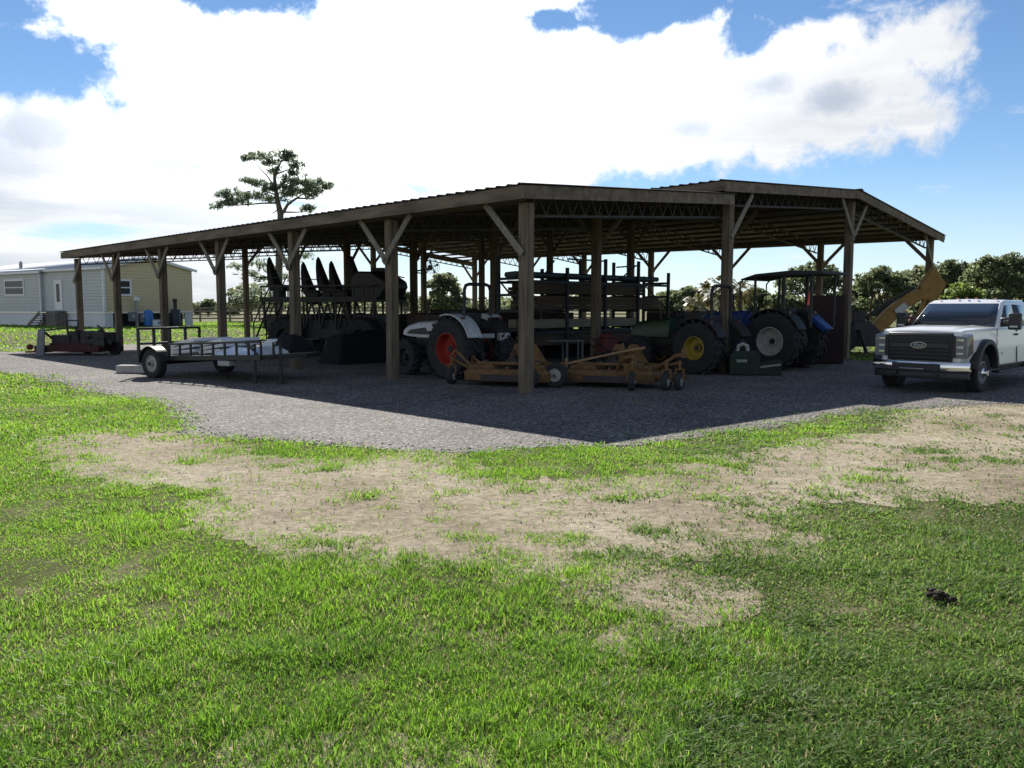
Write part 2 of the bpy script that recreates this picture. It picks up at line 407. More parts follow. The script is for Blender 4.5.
def blades(x, y, hgt, wid, per, spread, segs=2):
    """tussocks of 'per' blades"""
    global tot
    n = len(x)
    cx = np.repeat(x, per)+rng.normal(0, spread, n*per); cy = np.repeat(y, per)+rng.normal(0, spread, n*per)
    hm = .22+.75*vnoise(cx, cy, .8, 8)+1.0*vnoise(cx, cy, 4.5, 12)**1.5
    m = len(cx); az = rng.uniform(0, 2*np.pi, m); h = hgt*hm*rng.uniform(.45, 1.25, m); lean = rng.uniform(.15, 1.25, m)*h
    w = wid*rng.uniform(.6, 1.35, m)
    sp = ((cx-.4)*.5+(5.6-cy)*.22+2.2*(vnoise(cx, cy, .7, 41)-.5)+1.2*(vnoise(cx, cy, 2.4, 43)-.5)+rng.normal(0, .25, m)) > .35
    w = w*np.where(sp, 1.5, 1.0); h = h*np.where(sp, .82, 1.0); lean = np.where(sp, lean*1.1, lean)
    dx, dy = np.cos(az), np.sin(az); tw = az+rng.normal(np.pi/2, .6, m); sx, sy = np.cos(tw)*w/2, np.sin(tw)*w/2
    z0 = terrain(cx, cy)-.004
    pts = []
    ts = [0, .5, 1] if segs == 2 else [0, .35, .7, 1]
    for t in ts:
        ox = lean*t**1.8; zz = h*(t-.28*t*t*np.clip(lean/h, 0, 1))
        ww = (1-t*t*.55) if t < 1 else 0
        px, py, pz = cx+dx*ox, cy+dy*ox, z0+zz
        if t < 1:
            pts.append(np.stack([px-sx*ww, py-sy*ww, pz], -1)); pts.append(np.stack([px+sx*ww, py+sy*ww, pz], -1))
        else: pts.append(np.stack([px, py, pz], -1))
    k = len(pts); vv = np.stack(pts, 1).reshape(-1, 3); base = tot+np.arange(m)*k
    for s_ in range(len(ts)-2):
        o = s_*2; Fq.append(np.stack([base+o, base+o+1, base+o+3, base+o+2], -1))
    o = (len(ts)-2)*2; Ft.append(np.stack([base+o, base+o+1, base+o+2], -1))
    V_.append(vv); tot += m*k
    MQ.append(np.tile(sp.astype(np.int32), len(ts)-2)); MT_.append(sp.astype(np.int32))
for (y0, y1, dens, hgt, wid, per, spr, segs) in ((2.4,4.2,2000,.052,.0046,7,.030,3), (4.2,6.5,1300,.050,.0058,6,.036,2), (6.5,10,760,.048,.0082,6,.047,2),
                                                (10,16,320,.050,.013,6,.07,2), (16,28,66,.062,.025,6,.13,2), (28,70,9,.09,.06,5,.35,2)):
    x, y = scatter(y0, y1, dens)
    k = rng.uniform(0, 1, len(x)) < keep_mask(x, y)
    x, y = x[k], y[k]
    gu = (x-A0.x)*-.7071+(y-A0.y)*.7071; gv = (x-A0.x)*.7071+(y-A0.y)*.7071; inside = (gu > -.2) & (gv > -.2) & (gu < 27.5) & (gv < 22.5) & ((gu > 2.2) | (gv < 15.5))
    x, y = x[~inside], y[~inside]
    blades(x, y, hgt, wid, per, spr, segs)
q = np.concatenate(Fq); t = np.concatenate(Ft)
lt = np.concatenate([np.full(len(q), 4), np.full(len(t), 3)])
gmats = leaf_mat('grass_blades', (.066, .172, .018), (.200, .395, .034), trans=.58, rough=.45, spec=.3, straw=(.30,.27,.13))
go = npmesh('grass', np.concatenate(V_), np.concatenate([q.ravel(), t.ravel()]), lt, [gmats, leaf_mat('weedy_grass_blades', (.058, .130, .026), (.165, .290, .055), trans=.52, rough=.5, spec=.12, straw=(.26,.24,.12))])
go.data.polygons.foreach_set('material_index', np.concatenate(MQ+MT_))
tag(go, 'short bright green lawn grass growing round the bare sandy track', 'grass', kind='stuff')
print('grass blades', len(t))
# loose stones spilled along the gravel edge and over the track
n = 4200; e = GRAVEL[rng.integers(0, len(GRAVEL), n*3)]; e = e[(np.hypot(e[:,0], e[:,1]) < 26) & (e[:,1] < 21)][:n]
ex = e[:,0]+rng.normal(0, .22, len(e)); ey = e[:,1]+rng.normal(0, .22, len(e))
x2, y2 = scatter(4, 15, 16); k = inpoly(x2, y2, DP); ex = np.concatenate([ex, x2[k]]); ey = np.concatenate([ey, y2[k]])
m = len(ex); r = rng.uniform(.006, .022, m)*np.where(np.arange(m) < len(e), 1, .62)
oc = np.array([(1,0,0),(0,1,0),(-1,0,0),(0,-1,0),(0,0,.8),(0,0,-.5)], float)
pv = (oc[None]*rng.uniform(.6, 1.3, (m, 6, 1)))*r[:,None,None]; th = rng.uniform(0, 6.28, m); c_, s_ = np.cos(th)[:,None], np.sin(th)[:,None]
pv = np.stack([pv[...,0]*c_-pv[...,1]*s_, pv[...,0]*s_+pv[...,1]*c_, pv[...,2]], -1)+np.stack([ex, ey, np.full(m, .010)], -1)[:,None]
tf_ = np.array([(0,1,4),(1,2,4),(2,3,4),(3,0,4),(1,0,5),(2,1,5),(3,2,5),(0,3,5)])
pf = (tf_[None]+6*np.arange(m)[:,None,None]).reshape(-1, 3)
def stone_mat():
    mm = bpy.data.materials.new('loose_stone'); mm.use_nodes = True; nt = mm.node_tree; b = nt.nodes['Principled BSDF']; g_ = nt.nodes.new('ShaderNodeNewGeometry'); rp = nt.nodes.new('ShaderNodeValToRGB')
    rp.color_ramp.elements[0].color = (.12,.105,.09,1); rp.color_ramp.elements[1].color = (.40,.37,.33,1); nt.links.new(g_.outputs['Random Per Island'], rp.inputs['Fac']); nt.links.new(rp.outputs['Color'], b.inputs['Base Color']); b.inputs['Roughness'].default_value = .9; return mm
st_ = npmesh('loose_gravel', pv.reshape(-1, 3), pf.ravel(), np.full(len(pf), 3), stone_mat())
tag(st_, 'loose grey stones scattered along the edge of the gravel and over the track', 'stones', kind='stuff')
# clod lying in the grass
mb = MB(); 
for i in range(26):
    mb.ball((random.gauss(0,.035), random.gauss(0,.03), random.uniform(.005,.05)), (random.uniform(.012,.032), random.uniform(.012,.03), random.uniform(.01,.022)), 7, 5)
c = mb.build('dirt_clod', mat('clod', (.035,.022,.014), .95, var=.4, bump=.8, bscale=60))
c.location = ground(940, 600); tag(c, 'dark brown lump of soil lying in the lawn', 'dirt clod')
# ================================================================== pole barn
M_post = mat('weathered_post', (.145,.112,.076), .9, var=.6, vscale=15, bump=.6, bscale=34, stretch=(1,1,.07))
M_brace = mat('weathered_board', (.21,.185,.145), .9, var=.3, vscale=8, bump=.4, bscale=40)
M_fascia = mat('fascia_board', (.165,.127,.09), .9, var=.5, vscale=5, bump=.4, bscale=40, stretch=(.15,1,1))
M_roof = mat('roof_metal', (.115,.11,.105), .6, .3, col2=(.075,.055,.042), vscale=3)
M_steel = mat('dark_steel', (.06,.055,.052), .6, .5, var=.3)
OU, OV = .35, .42; OF = .75
_, zE = on_u(520, 183, -OU)
vL, zL = on_u(735, 193.5, -OU)
vM, zM = on_u(725, 180, -OU)
vR, zR = on_u(860, 190, -OU)
vX, zX = on_u(945, 235.5, -OU)
print('barn', Z0, BU, BV, 'heights', zE, (vL, zL), (vM, zM), (vR, zR), (vX, zX))
UL = 6*BU
barn = thing('pole_barn', 'long open timber pole barn with a low grey metal roof and knee braces', 'barn', P(0,0), R(135))
RISE = .30      # the long right eave climbs a little towards the back
def Lc(u, v, z): return (u, -v, z)
def roof(v0, z0, v1, z1, u0, u1, rise=0.):
    mb = MB(); us = []; pitch = .305; u = u0
    while u < u1:
        us += [(u, 0), (u+.10, 0), (u+.125, .026), (u+.16, .026), (u+.185, 0)]; u += pitch
    us = [(min(a, u1), b) for a, b in us]
    vs = []; n = len(us)
    for (v, z) in ((v0, z0), (v1, z1)):
        vs += [Lc(a, v, z+b+(rise*a/UL if v == v1 else 0)) for a, b in us]
    mb.add(vs, [(i, i+1, n+i+1, n+i) for i in range(n-1)])
    return mb.build('roof_sheet', M_roof, barn, solid=.004)
RB = .29   # depth of fascia
roof(-OV-.06, zE, vL+.03, zL, -OU-.05, UL+OF+.05)
roof(vM-.06, zM, vR, zR, -OU-.05, UL+OF+.05)
roof(vR, zR, vX+.06, zX, -OU-.05, UL+OF+.05, RISE)
mb = MB(); rr_ = .12
mb.add([Lc(-OU-.06, vR-.2, zR+.01), Lc(-OU-.06, vR, zR+.045), Lc(-OU-.06, vR+.2, zR+.0), Lc(UL+OF, vR-.2, zR+.01), Lc(UL+OF, vR, zR+.045), Lc(UL+OF, vR+.2, zR)],
       [(0,1,4,3),(1,2,5,4)])
mb.build('ridge_cap', M_roof, barn, solid=.003)
def zroof(v):
    if v <= vL: return zE+(zL-zE)*(v+OV)/(vL+OV)
    if v <= vR: return zM+(zR-zM)*(v-vM)/(vR-vM)
    return zR+(zX-zR)*(v-vR)/(vX-vR)
def zlean(v): return zE+(zL-zE)*(v+OV)/(vL+OV)
def board(p0, p1, th, dep, drop, name='fascia_board', m=M_fascia):
    mb = MB(); a = Vector(p0)-Vector((0,0,dep/2+drop)); b = Vector(p1)-Vector((0,0,dep/2+drop))
    mb.bar(a, b, th, dep); return mb.build(name, m, barn, bevel=.006)
# fascia boards: eaves and rakes, near and far
board(Lc(-OU, -OV, zE), Lc(UL+OF, -OV, zE), .04, .26, .02)
board(Lc(-OU, vM, zM), Lc(UL+OF, vM, zM), .04, .24, .02)
board(Lc(-OU, vX, zX), Lc(UL+OF, vX, zX+RISE), .04, .15, .02)
for u in (-OU+.023, UL+OF-.023):
    board(Lc(u, -OV+.022, zE), Lc(u, vL, zL), .04, .26, .02)
    board(Lc(u, vM+.022, zM), Lc(u, vR, zR), .04, .26, .02)
    board(Lc(u, vR+.002, zR), Lc(u, vX-.022, zX), .04, .26, .02)
# posts
PW = .228
rows = [0, BV, 2*BV, 3*BV]
for j, v in enumerate(rows):
    for i in range(7):
        u = i*BU
        top = (zlean(v) if j == 0 else (zM-.03 if j == 1 else zroof(v)))-(.33 if j < 3 else .17-RISE*.9*i/6)
        mb = MB(); w = PW*random.uniform(.96, 1.05)
        mb.box((0,0,0), (w, w, 1)); 
        o = mb.build('post', M_post, barn, bevel=.012)
        # real size in mesh, a little twist per post
        for vv in o.data.vertices: vv.co.z = (vv.co.z+.5)*(top+.12)-.12
        o.location = Lc(u, v, 0); o.rotation_euler = (0,0,random.uniform(-.03,.03))
# headers along rows
for j, v in enumerate(rows):
    zt = (zlean(v) if j == 0 else (zM-.03 if j == 1 else zroof(v)))-.07
    for s in (-1, 1):
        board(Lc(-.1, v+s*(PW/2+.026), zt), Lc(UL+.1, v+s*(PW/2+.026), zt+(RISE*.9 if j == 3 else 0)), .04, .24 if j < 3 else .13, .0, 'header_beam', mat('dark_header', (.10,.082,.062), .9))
# knee braces
def brace(u0, v0, du, dv, zt, off=(0,0), rise=1.0, run=1.0):
    mb = MB()
    a = Vector(Lc(u0+off[0], v0+off[1], zt-rise)); b = Vector(Lc(u0+off[0]+du*run, v0+off[1]+dv*run, zt))
    d = (b-a).normalized(); a -= d*.10
    plane_n = Vector(Lc(0,1,0)) if du else Vector(Lc(1,0,0))
    mb.bar(a, b, .14, .042, up=plane_n)
    return mb.build('knee_brace', M_brace, barn, bevel=.005)
for i in range(7):
    for du in (-1, 1):
        if i == 0 and du < 0: continue
        if i == 6 and du > 0: continue
        brace(i*BU, 0, du, 0, zlean(0)-.28, (0, -PW/2-.075))
        brace(i*BU, rows[3], du, 0, zroof(rows[3])-.20+RISE*.9*i/6, (0, PW/2+.075))
for k, u in enumerate((0, UL)):
    off = (-PW/2-.03, 0) if k == 0 else (PW/2+.03, 0)
    for j, v in enumerate(rows):
        for dv in (-1, 1):
            if (j == 0) or (j == 1 and dv < 0) or (j == 3 and dv > 0): continue
            zt = zroof(v+dv*1.0)-.25
            if j == 1: zt = zroof(vM+1.2)-.25
            brace(u, v, 0, dv, zt, off, 1.15, 1.0)
for i in range(1, 6):
    for j in (1, 2):
        for du in (-1, 1):
            brace(i*BU, rows[j], du, 0, (zM-.03 if j == 1 else zroof(rows[j]))-.32, (0, PW/2+.075))
# trusses: steel angle chords with a zigzag web
def truss(u, v0, z0, v1, z1, dep=.42):
    mb = MB(); n = int(round((v1-v0)/.42)); 
    a0, a1 = Vector(Lc(u, v0, z0)), Vector(Lc(u, v1, z1)); dn = Vector((0,0,-dep))
    mb.bar(a0, a1, .06, .05); mb.bar(a0+dn, a1+dn, .06, .05)
    for k in range(n):
        p = a0.lerp(a1, k/n); q = a0.lerp(a1, (k+.5)/n); r = a0.lerp(a1, (k+1)/n)
        mb.bar(p, q+dn, .022, .022); mb.bar(q+dn, r, .022, .022)
    return mb.build('roof_truss', M_steel, barn)
for i in range(7):
    u = i*BU+(.14 if i < 6 else -.14)
    truss(u, .1, zlean(.1)-.16, rows[1]-.1, zlean(rows[1]-.1)-.16)
    truss(u, rows[1]+.15, zroof(rows[1]+.15)-.16, vR-.05, zR-.16)
    truss(u, vR+.05, zR-.17, rows[3]-.1, zroof(rows[3]-.1)-.16)
# purlins run along u on top of the trusses
def purlins(va, vb, fn, k):
    for t in range(k):
        v = va+(vb-va)*(t+.5)/k
        z = fn(v)-.075
        mb = MB(); mb.bar(Lc(-OU+.05, v, z), Lc(UL+OU-.05, v, z), .04, .09)
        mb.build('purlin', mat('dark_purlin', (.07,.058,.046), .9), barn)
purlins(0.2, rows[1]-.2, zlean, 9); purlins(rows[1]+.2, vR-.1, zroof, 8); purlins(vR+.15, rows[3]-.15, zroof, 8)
# round fan on the second-row post at pixel 413
fp = P(3*BU, BV)
fan = thing('wall_fan', 'round caged fan fixed to a barn post above the white tractor', 'fan', fp, 0)
pz = at(432, 267, fp.y).z
mb = MB(); mb.M = Matrix.Translation((.72, -.05, pz))
for r in (.07, .14, .21, .28):
    mb.tube([(r*math.cos(t*math.pi/16), -.05*(1-(r/.28)**2), r*math.sin(t*math.pi/16)) for t in range(33)], .007, 5, cap=False)
for t in range(20):
    a = t*math.pi/10; mb.bar((.03*math.cos(a), -.05, .03*math.sin(a)), (.28*math.cos(a), 0, .28*math.sin(a)), .005, .005)
mb.build('fan_guard', mat('fan_wire', (.55,.56,.57), .4, .4), fan)
mb = MB()
for t in range(4):
    a = t*math.pi/2+.4; c, s_ = math.cos(a), math.sin(a)
    mb.add([(.72+.03*c, .0, pz+.03*s_), (.72+.25*c-.06*s_, .03, pz+.25*s_+.06*c), (.72+.25*c+.06*s_, -.02, pz+.25*s_-.06*c)], [(0,1,2)])
mb.build('fan_blade', mat('fan_wire', (.5,.5,.5)), fan, solid=.004)
mb = MB(); mb.lathe([(0,0),(.09,.0),(.11,.08),(.09,.22),(0,.22)], 16, 'y', (.62, .05, pz-.02)); mb.bar((.62,.2,pz-.05),(.08,.1,pz-.15), .06, .06)
mb.bar((.68,.0,pz),(.45,0,pz-.27),.03,.03); mb.bar((.45,0,pz-.27),(.08,0.02,pz-.2),.05,.05)
mb.build('fan_motor', M_steel, fan)
# ================================================================== machines
M_rub = mat('tyre_rubber', (.022,.022,.023), .85, var=.3, bump=.3, bscale=50)
M_blk = mat('black_plastic', (.018,.018,.02), .5, var=.2)
M_mach = mat('greasy_iron', (.035,.033,.032), .6, .3, var=.4)
M_gls = mat('dark_glass', (.02,.024,.028), .04, var=.05, spec=.9)
M_wht = mat('white_enamel', (.50,.51,.52), .45, var=.2, coat=.1)
M_gry = mat('grey_enamel', (.33,.33,.33), .45, var=.1)
M_red = mat('red_orange_rim', (.30,.022,.012), .6, var=.2)
M_grn = mat('green_enamel', (.009,.038,.012), .45, var=.25, coat=.1)
M_yel = mat('yellow_rim', (.33,.245,.03), .6, var=.2)
M_blu = mat('blue_enamel', (.012,.05,.22), .45, var=.2, coat=.1)
M_rimw = mat('white_rim', (.38,.365,.33), .7, var=.15)
M_org = mat('orange_paint', (.10,.052,.02), .85, var=.3, vscale=8, col2=(.205,.112,.038))
M_rust = mat('rust', (.14,.045,.02), .9, var=.4, vscale=9, bump=.4)
M_ywm = mat('yellow_machine_paint', (.30,.165,.028), .65, col2=(.19,.10,.02), vscale=5)
M_lens = mat('clear_lens', (.55,.57,.58), .12, .1, var=.1, coat=1)
M_amb = mat('amber_lens', (.75,.20,.02), .3, var=.1)
M_chr = mat('chrome', (.72,.72,.73), .12, 1., var=.03)
M_seat = mat('black_vinyl', (.02,.02,.022), .6, var=.2)

def wheel(parent, loc, r, w, rimr, rim_m, side=1, lugs=0, dish=.35, bolts=5, name='wheel', tread=0):
    """axis along local y; side=+1 when the dished outer face looks to +y"""
    mb = MB(); h = w/2
    prof = [(rimr, -h*.8), (rimr+(r-rimr)*.35, -h), (r*.93, -h*.97), (r*.985, -h*.72), (r, -h*.35), (r, h*.35), (r*.985, h*.72), (r*.93, h*.97), (rimr+(r-rimr)*.35, h), (rimr, h*.8)]
    mb.lathe(prof, 40, closed=True)
    if lugs:
        for k in range(lugs):
            for s in (-1, 1):
                a = 2*math.pi*(k+(.5 if s > 0 else 0))/lugs
                rot = Matrix.Rotation(-a, 3, 'Y') @ Matrix.Rotation(s*.7, 3, 'X')
                mb.box(Matrix.Rotation(-a, 3, 'Y') @ Vector((r+.012, s*h*.48, 0)), (.06, h*1.05, .055), rot)
    elif tread:
        for k in range(tread):
            a = 2*math.pi*k/tread
            for yy in (-.66, -.22, .22, .66):
                mb.box(Matrix.Rotation(-a-(.03 if abs(yy) > .5 else 0), 3, 'Y') @ Vector((r+.002, yy*h, 0)), (.016, h*.36, 2*math.pi*r/tread*.62), Matrix.Rotation(-a, 3, 'Y'))
    o = mb.build(name, M_rub, parent, smooth=30); o.location = loc
    mb = MB(); s = side; d = dish*h
    prof = [(rimr*1.03, s*h*.86), (rimr*.97, s*h*.88), (rimr*.93, s*h*.6), (rimr*.86, s*d), (rimr*.5, s*(d+.02)), (rimr*.34, s*(d+.0)), (rimr*.30, s*(d+.07)), (0, s*(d+.075))]
    mb.lathe(prof, 36, cap=False)
    mb.lathe([(rimr*1.03, -s*h*.86), (rimr*.95, -s*h*.8), (rimr*.9, 0), (rimr*.86, s*d*.95)], 36, cap=False)
    for k in range(bolts):
        a = 2*math.pi*k/bolts; rb = rimr*.43
        mb.box((rb*math.cos(a), s*(d+.03), rb*math.sin(a)), (rimr*.07, .03, rimr*.07))
    rim = mb.build('rim', rim_m, o, smooth=35)
    mb = MB(); mb.lathe([(0, s*(d+.10)), (rimr*.20, s*(d+.10)), (rimr*.24, s*(d+.05)), (rimr*.24, s*(d+.03)), (0, s*(d+.03))], 14); mb.build('hub', M_mach, o)
    return o

def arc_fender(parent, y0, y1, r, a0, a1, m, th=.035, name='fender', lip=.09):
    mb = MB(); n = 12; o_ = []; i_ = []
    for k in range(n+1):
        a = R(a0+(a1-a0)*k/n); o_.append(((r+th)*math.cos(a), (r+th)*math.sin(a))); i_.append((r*math.cos(a), r*math.sin(a)))
    mb.prism(o_+i_[::-1], y0, y1)
    i2 = [(x*(r-lip)/r, z*(r-lip)/r) for x, z in i_]
    ya, yb = (y0, y0+.03) if abs(y0) < abs(y1) else (y1-.03, y1)
    mb.prism(i_+i2[::-1], min(ya, yb)+.001, max(ya, yb))
    return mb.build(name, m, parent, bevel=.01)

def tractor(name, label, cat, loc, rz, body, rim_m, rim2, rr=.62, rw=.38, rimr=.32, fr=.42, fw=.26, frim=.2, wb=1.75, tr=.62,
            hood_h=1.22, hood_l=1.35, canopy=False, rops=True, vent=True, fender_m=None, fa=(40,158), fb=(40,158)):
    t = thing(name, label, cat, loc, rz)
    fx = wb
    mb = MB()    # chassis, engine, transmission
    mb.box((wb*.5, 0, rr*.85), (wb*1.15, .34, .36)); mb.box((.0, 0, rr), (.55, .5, .45)); mb.box((wb*.72, 0, rr*.9+.22), (hood_l*.85, .42, .4))
    mb.tube([(0, -tr, rr), (0, tr, rr)], .11, 12); mb.tube([(fx, -tr*.85, fr), (fx, tr*.85, fr)], .07, 10)
    mb.box((-.35, 0, rr*.8), (.3, .16, .12)); 
    for s in (-1, 1):
        mb.bar((-.15, s*.28, rr*.8), (-.85, s*.34, rr*.72), .03, .07); mb.bar((-.15, s*.2, rr*1.3), (-.7, s*.33, rr*.75), .03, .03)
    mb.box((wb*.42, 0, rr*1.12), (.85, tr*1.35, .05))
    mb.box((wb*.47, tr*.62, rr*.72), (.32, .2, .04)); mb.box((wb*.47, -tr*.62, rr*.72), (.32, .2, .04))
    mb.bar((wb*.47, tr*.62, rr*.72), (wb*.47, tr*.62, rr*1.12), .03, .03); mb.bar((wb*.47, -tr*.62, rr*.72), (wb*.47, -tr*.62, rr*1.12), .03, .03)
    mb.build('chassis', M_mach, t, bevel=.015)
    # hood: tapering shell
    hb = rr+.22; x0 = wb*.58; x1 = x0+hood_l
    mb = MB(); st = [(x0, .33, hb, hood_h+.03), (x0+.45*hood_l, .31, hb, hood_h), (x0+.85*hood_l, .28, hb+.03, hood_h-.09), (x1, .24, hb+.06, hood_h-.2)]
    vs = []; k = 8
    for x, w, z0, z1 in st:
        vs += [(x, -w, z0), (x, -w, z1-.14), (x, -w*.86, z1-.04), (x, -w*.5, z1), (x, w*.5, z1), (x, w*.86, z1-.04), (x, w, z1-.14), (x, w, z0)]
    fs = [tuple(range(k)), tuple(range(3*k, 4*k))[::-1]]
    for i in range(3):
        for j in range(k):
            q = (j+1) % k; fs.append((i*k+q, i*k+j, (i+1)*k+j, (i+1)*k+q))
    mb.add(vs, fs); mb.build('hood', body, t, bevel=.02, smooth=40)
    if vent:
        for s in (-1, 1):
            mb = MB(); y = s*.322
            mb.prism([(x0+.15, hb+.08), (x0+.8*hood_l, hb+.1), (x0+.7*hood_l, hood_h-.22), (x0+.3, hood_h-.15)], y*.97, y*1.02)
            mb.build('hood_vent', M_blk, t, bevel=.01)
    mb = MB(); mb.box((x1+.012, 0, (hb+hood_h)/2-.04), (.03, .38, hood_h-hb-.3)); mb.build('grille', M_blk, t, bevel=.01)
    for s in (-1, 1):
        mb = MB(); mb.ball((x1-.02, s*.17, hood_h-.28), (.05, .06, .045)); mb.build('headlight', M_lens, t)
        f = arc_fender(t, s*(tr-.30), s*(tr+rw*.42), rr+.075, 12, 150, fender_m or body) if False else None
    for s in (-1, 1):
        lo, hi = sorted((s*(tr-.28), s*(tr+rw*.40)))
        f = arc_fender(t, lo, hi, rr+.075, fa[0] if s > 0 else fb[0], fa[1] if s > 0 else fb[1], fender_m or body); f.location = (0, 0, rr)
        mb = MB(); mb.box((-rr*.60, s*(tr+.02), rr+rr*1.0), (.03, .12, .07)); mb.build('tail_light', mat('dull_red_lens', (.12,.015,.01), .4), t, bevel=.008)
    for s in (-1, 1):
        wheel(t, (0, s*tr, rr), rr, rw, rimr, rim_m, s, lugs=20, dish=-.15, bolts=8)
        wheel(t, (fx, s*tr*.92, fr), fr, fw, frim, rim2, s, lugs=16, dish=.25, bolts=6)
    mb = MB(); mb.box((.12, 0, rr*1.55), (.46, .48, .12)); mb.box((-.12, 0, rr*1.55+.26), (.1, .46, .44), Matrix.Rotation(-.2, 3, 'Y'))
    mb.build('seat', M_seat, t, bevel=.04)
    mb = MB(); c = Vector((wb*.5, 0, hood_h+.13))
    mb.tube([c+Vector((.06*math.sin(a), .19*math.cos(a), .17*math.sin(a))) for a in [k*math.pi/10 for k in range(21)]], .014, 6, cap=False)
    mb.tube([c, (wb*.62, 0, hood_h-.2)], .02, 6); mb.bar(c+Vector((0,-.19,0)), c+Vector((0,.19,0)), .02, .015); mb.build('steering_wheel', M_blk, t)
    mb = MB(); mb.tube([(x0+.35, .2, hood_h-.1), (x0+.35, .2, hood_h+.5)], .028, 8); mb.build('exhaust_pipe', M_mach, t)
    if rops:
        mb = MB(); x = -.28; y = tr*.72; zt = 2.30
        mb.tube([(x, -y, rr*1.1), (x, -y, zt-.14), (x, -y+.05, zt-.03), (x, -y+.16, zt), (x, y-.16, zt), (x, y-.05, zt-.03), (x, y, zt-.14), (x, y, rr*1.1)], .042, 8)
        mb.build('roll_bar', M_mach, t)
    if canopy:
        y = tr*.95; zt = 2.62
        for px_, w in ((.60, .035), (-.25, .05), (-1.05, .04)):
            for s in (-1, 1):
                mb = MB(); mb.bar((px_, s*y, rr*1.5), (px_, s*y, zt), w*1.6, w*1.6); mb.build('canopy_post', M_mach, t, bevel=.006)
        mb = MB(); mb.prism([(-1.42, zt), (-1.38, zt+.08), (-.5, zt+.12), (.55, zt+.05), (1.0, zt-.08), (1.0, zt-.12), (.5, zt-.02)], -y-.12, y+.12)
        mb.build('canopy', mat('canopy_shell', (.03,.03,.033), .8), t, bevel=.03)
        for s in (-1, 1):
            mb = MB(); mb.tube([(.96, s*(y+.05), zt-.11), (1.04, s*(y+.05), zt-.2), (1.04, s*(y+.05), hood_h-.25)], .02, 6); mb.build('canopy_brace', M_mach, t)
    return t

def local_to(loc_, rz, p): return Vector(loc_)+Matrix.Rotation(rz, 3, 'Z') @ Vector(p)
def place_left_rear(px, py_base, tr, w, rz, du=0):
    """tractor origin so that its left rear tyre meets the ground at that pixel"""
    g_ = ground(px, py_base); o = g_-Matrix.Rotation(rz, 3, 'Z') @ Vector((0, tr, 0)); o += U*du; o.z = .0
    return o
# white compact tractor
o = place_left_rear(452, 379, .60, .38, HEAD_U)
wt = tractor('compact_tractor', 'white tractor with red wheel rims parked behind the second front barn post', 'tractor', o, HEAD_U, M_wht, M_red, M_mach,  # front rims take a dark iron colour that stands in for shade
        rr=.74, rw=.42, rimr=.38, fr=.46, fw=.3, frim=.24, wb=1.80, tr=.60, hood_h=1.38, rops=True, fa=(72,160), fb=(58,112))
mb = MB(); mb.box((-.62, -.55, 1.02), (.16, .34, .2)); mb.box((-.62, .05, 1.05), (.14, .5, .12)); mb.build('rear_panel', M_gry, wt, bevel=.03)
# blue side panel on the rear of the canopy tractor is added below
# green tractor with yellow rims
o = P(.55, 6.15); 
g1 = ground(697, 374.5)
o = place_left_rear(697, 374, .66, .42, HEAD_U)
tractor('green_tractor', 'dark green tractor with yellow rims and roll bar, left of the middle gable post', 'tractor', o, HEAD_U, M_grn, M_yel, M_yel,
        rr=.68, rw=.44, rimr=.30, fr=.46, fw=.28, frim=.23, wb=1.95, tr=.66, hood_h=1.42, rops=True, vent=False, fender_m=M_mach)
# blue tractor with canopy
o = place_left_rear(772, 370, .75, .45, HEAD_U)
bt = tractor('canopy_tractor', 'blue tractor with white rims under a dark canopy roof, right of the middle gable post', 'tractor', o, HEAD_U, M_blu, M_rimw, M_rimw,
        rr=.80, rw=.46, rimr=.39, fr=.52, fw=.3, frim=.27, wb=2.1, tr=.75, hood_h=1.62, hood_l=1.5, canopy=True, rops=False, vent=False, fender_m=M_mach)
mb = MB(); s_ = .2; mb.prism([(-.17, -.15), (.17, -.15), (.045, .22), (-.045, .22)], 0, .012)
tri = mb.build('warning_triangle', mat('warning_orange', (.85,.10,.03), .5, var=.05), bt); tri.rotation_euler = (0,0,R(90)); tri.location = (-.72, .1, 1.95)
mb = MB(); mb.prism([(-1.05,1.15),(-.55,1.52),(-.45,1.45),(-.9,1.05)], -.8, -.35); mb.build('rear_guard', M_blu, bt, bevel=.02)
mb = MB(); mb.bar((-.7,.1,1.4),(-.7,.1,2.0),.03,.03); mb.build('triangle_bracket', M_mach, bt)
# green implement box in front of it
g_ = ground(756, 376)
ib = thing('loader_bucket', 'dark green implement box on the gravel in front of the blue tractor', 'implement', (g_.x, g_.y+.4, 0), R(-8))
mb = MB(); mb.prism([(-.6, .02), (-.6, .5), (-.5, .62), (.1, .62), (.16, .5), (.16, .02)], -.35, .4); mb.build('bucket_shell', mat('implement_dark_green', (.006,.022,.008), .7, var=.4), ib, bevel=.015)  # separate green, darker than the tractor enamel
mb = MB(); mb.prism([(.16, .02), (.16, .32), (.72, .40), (.72, .02)], -.25, .3); mb.build('side_plate', MATS['implement_dark_green'], ib, bevel=.012)
mb = MB(); mb.bar((.17, -.275, .22), (.68, -.275, .29), .02, .05); mb.build('decal_stripe', mat('pale_decal', (.22,.26,.19), .6), ib)
mb = MB(); mb.box((-.30, -.355, .38), (.26, .008, .07)); mb.build('decal_label', mat('pale_decal', (.45,.5,.38), .5), ib)
mb = MB(); mb.tube([(-.38,-.1,.6),(-.36,-.1,.75),(-.25,-.1,.8),(-.14,-.1,.75),(-.12,-.1,.6)], .05, 8); mb.build('lift_bracket', M_gry, ib)

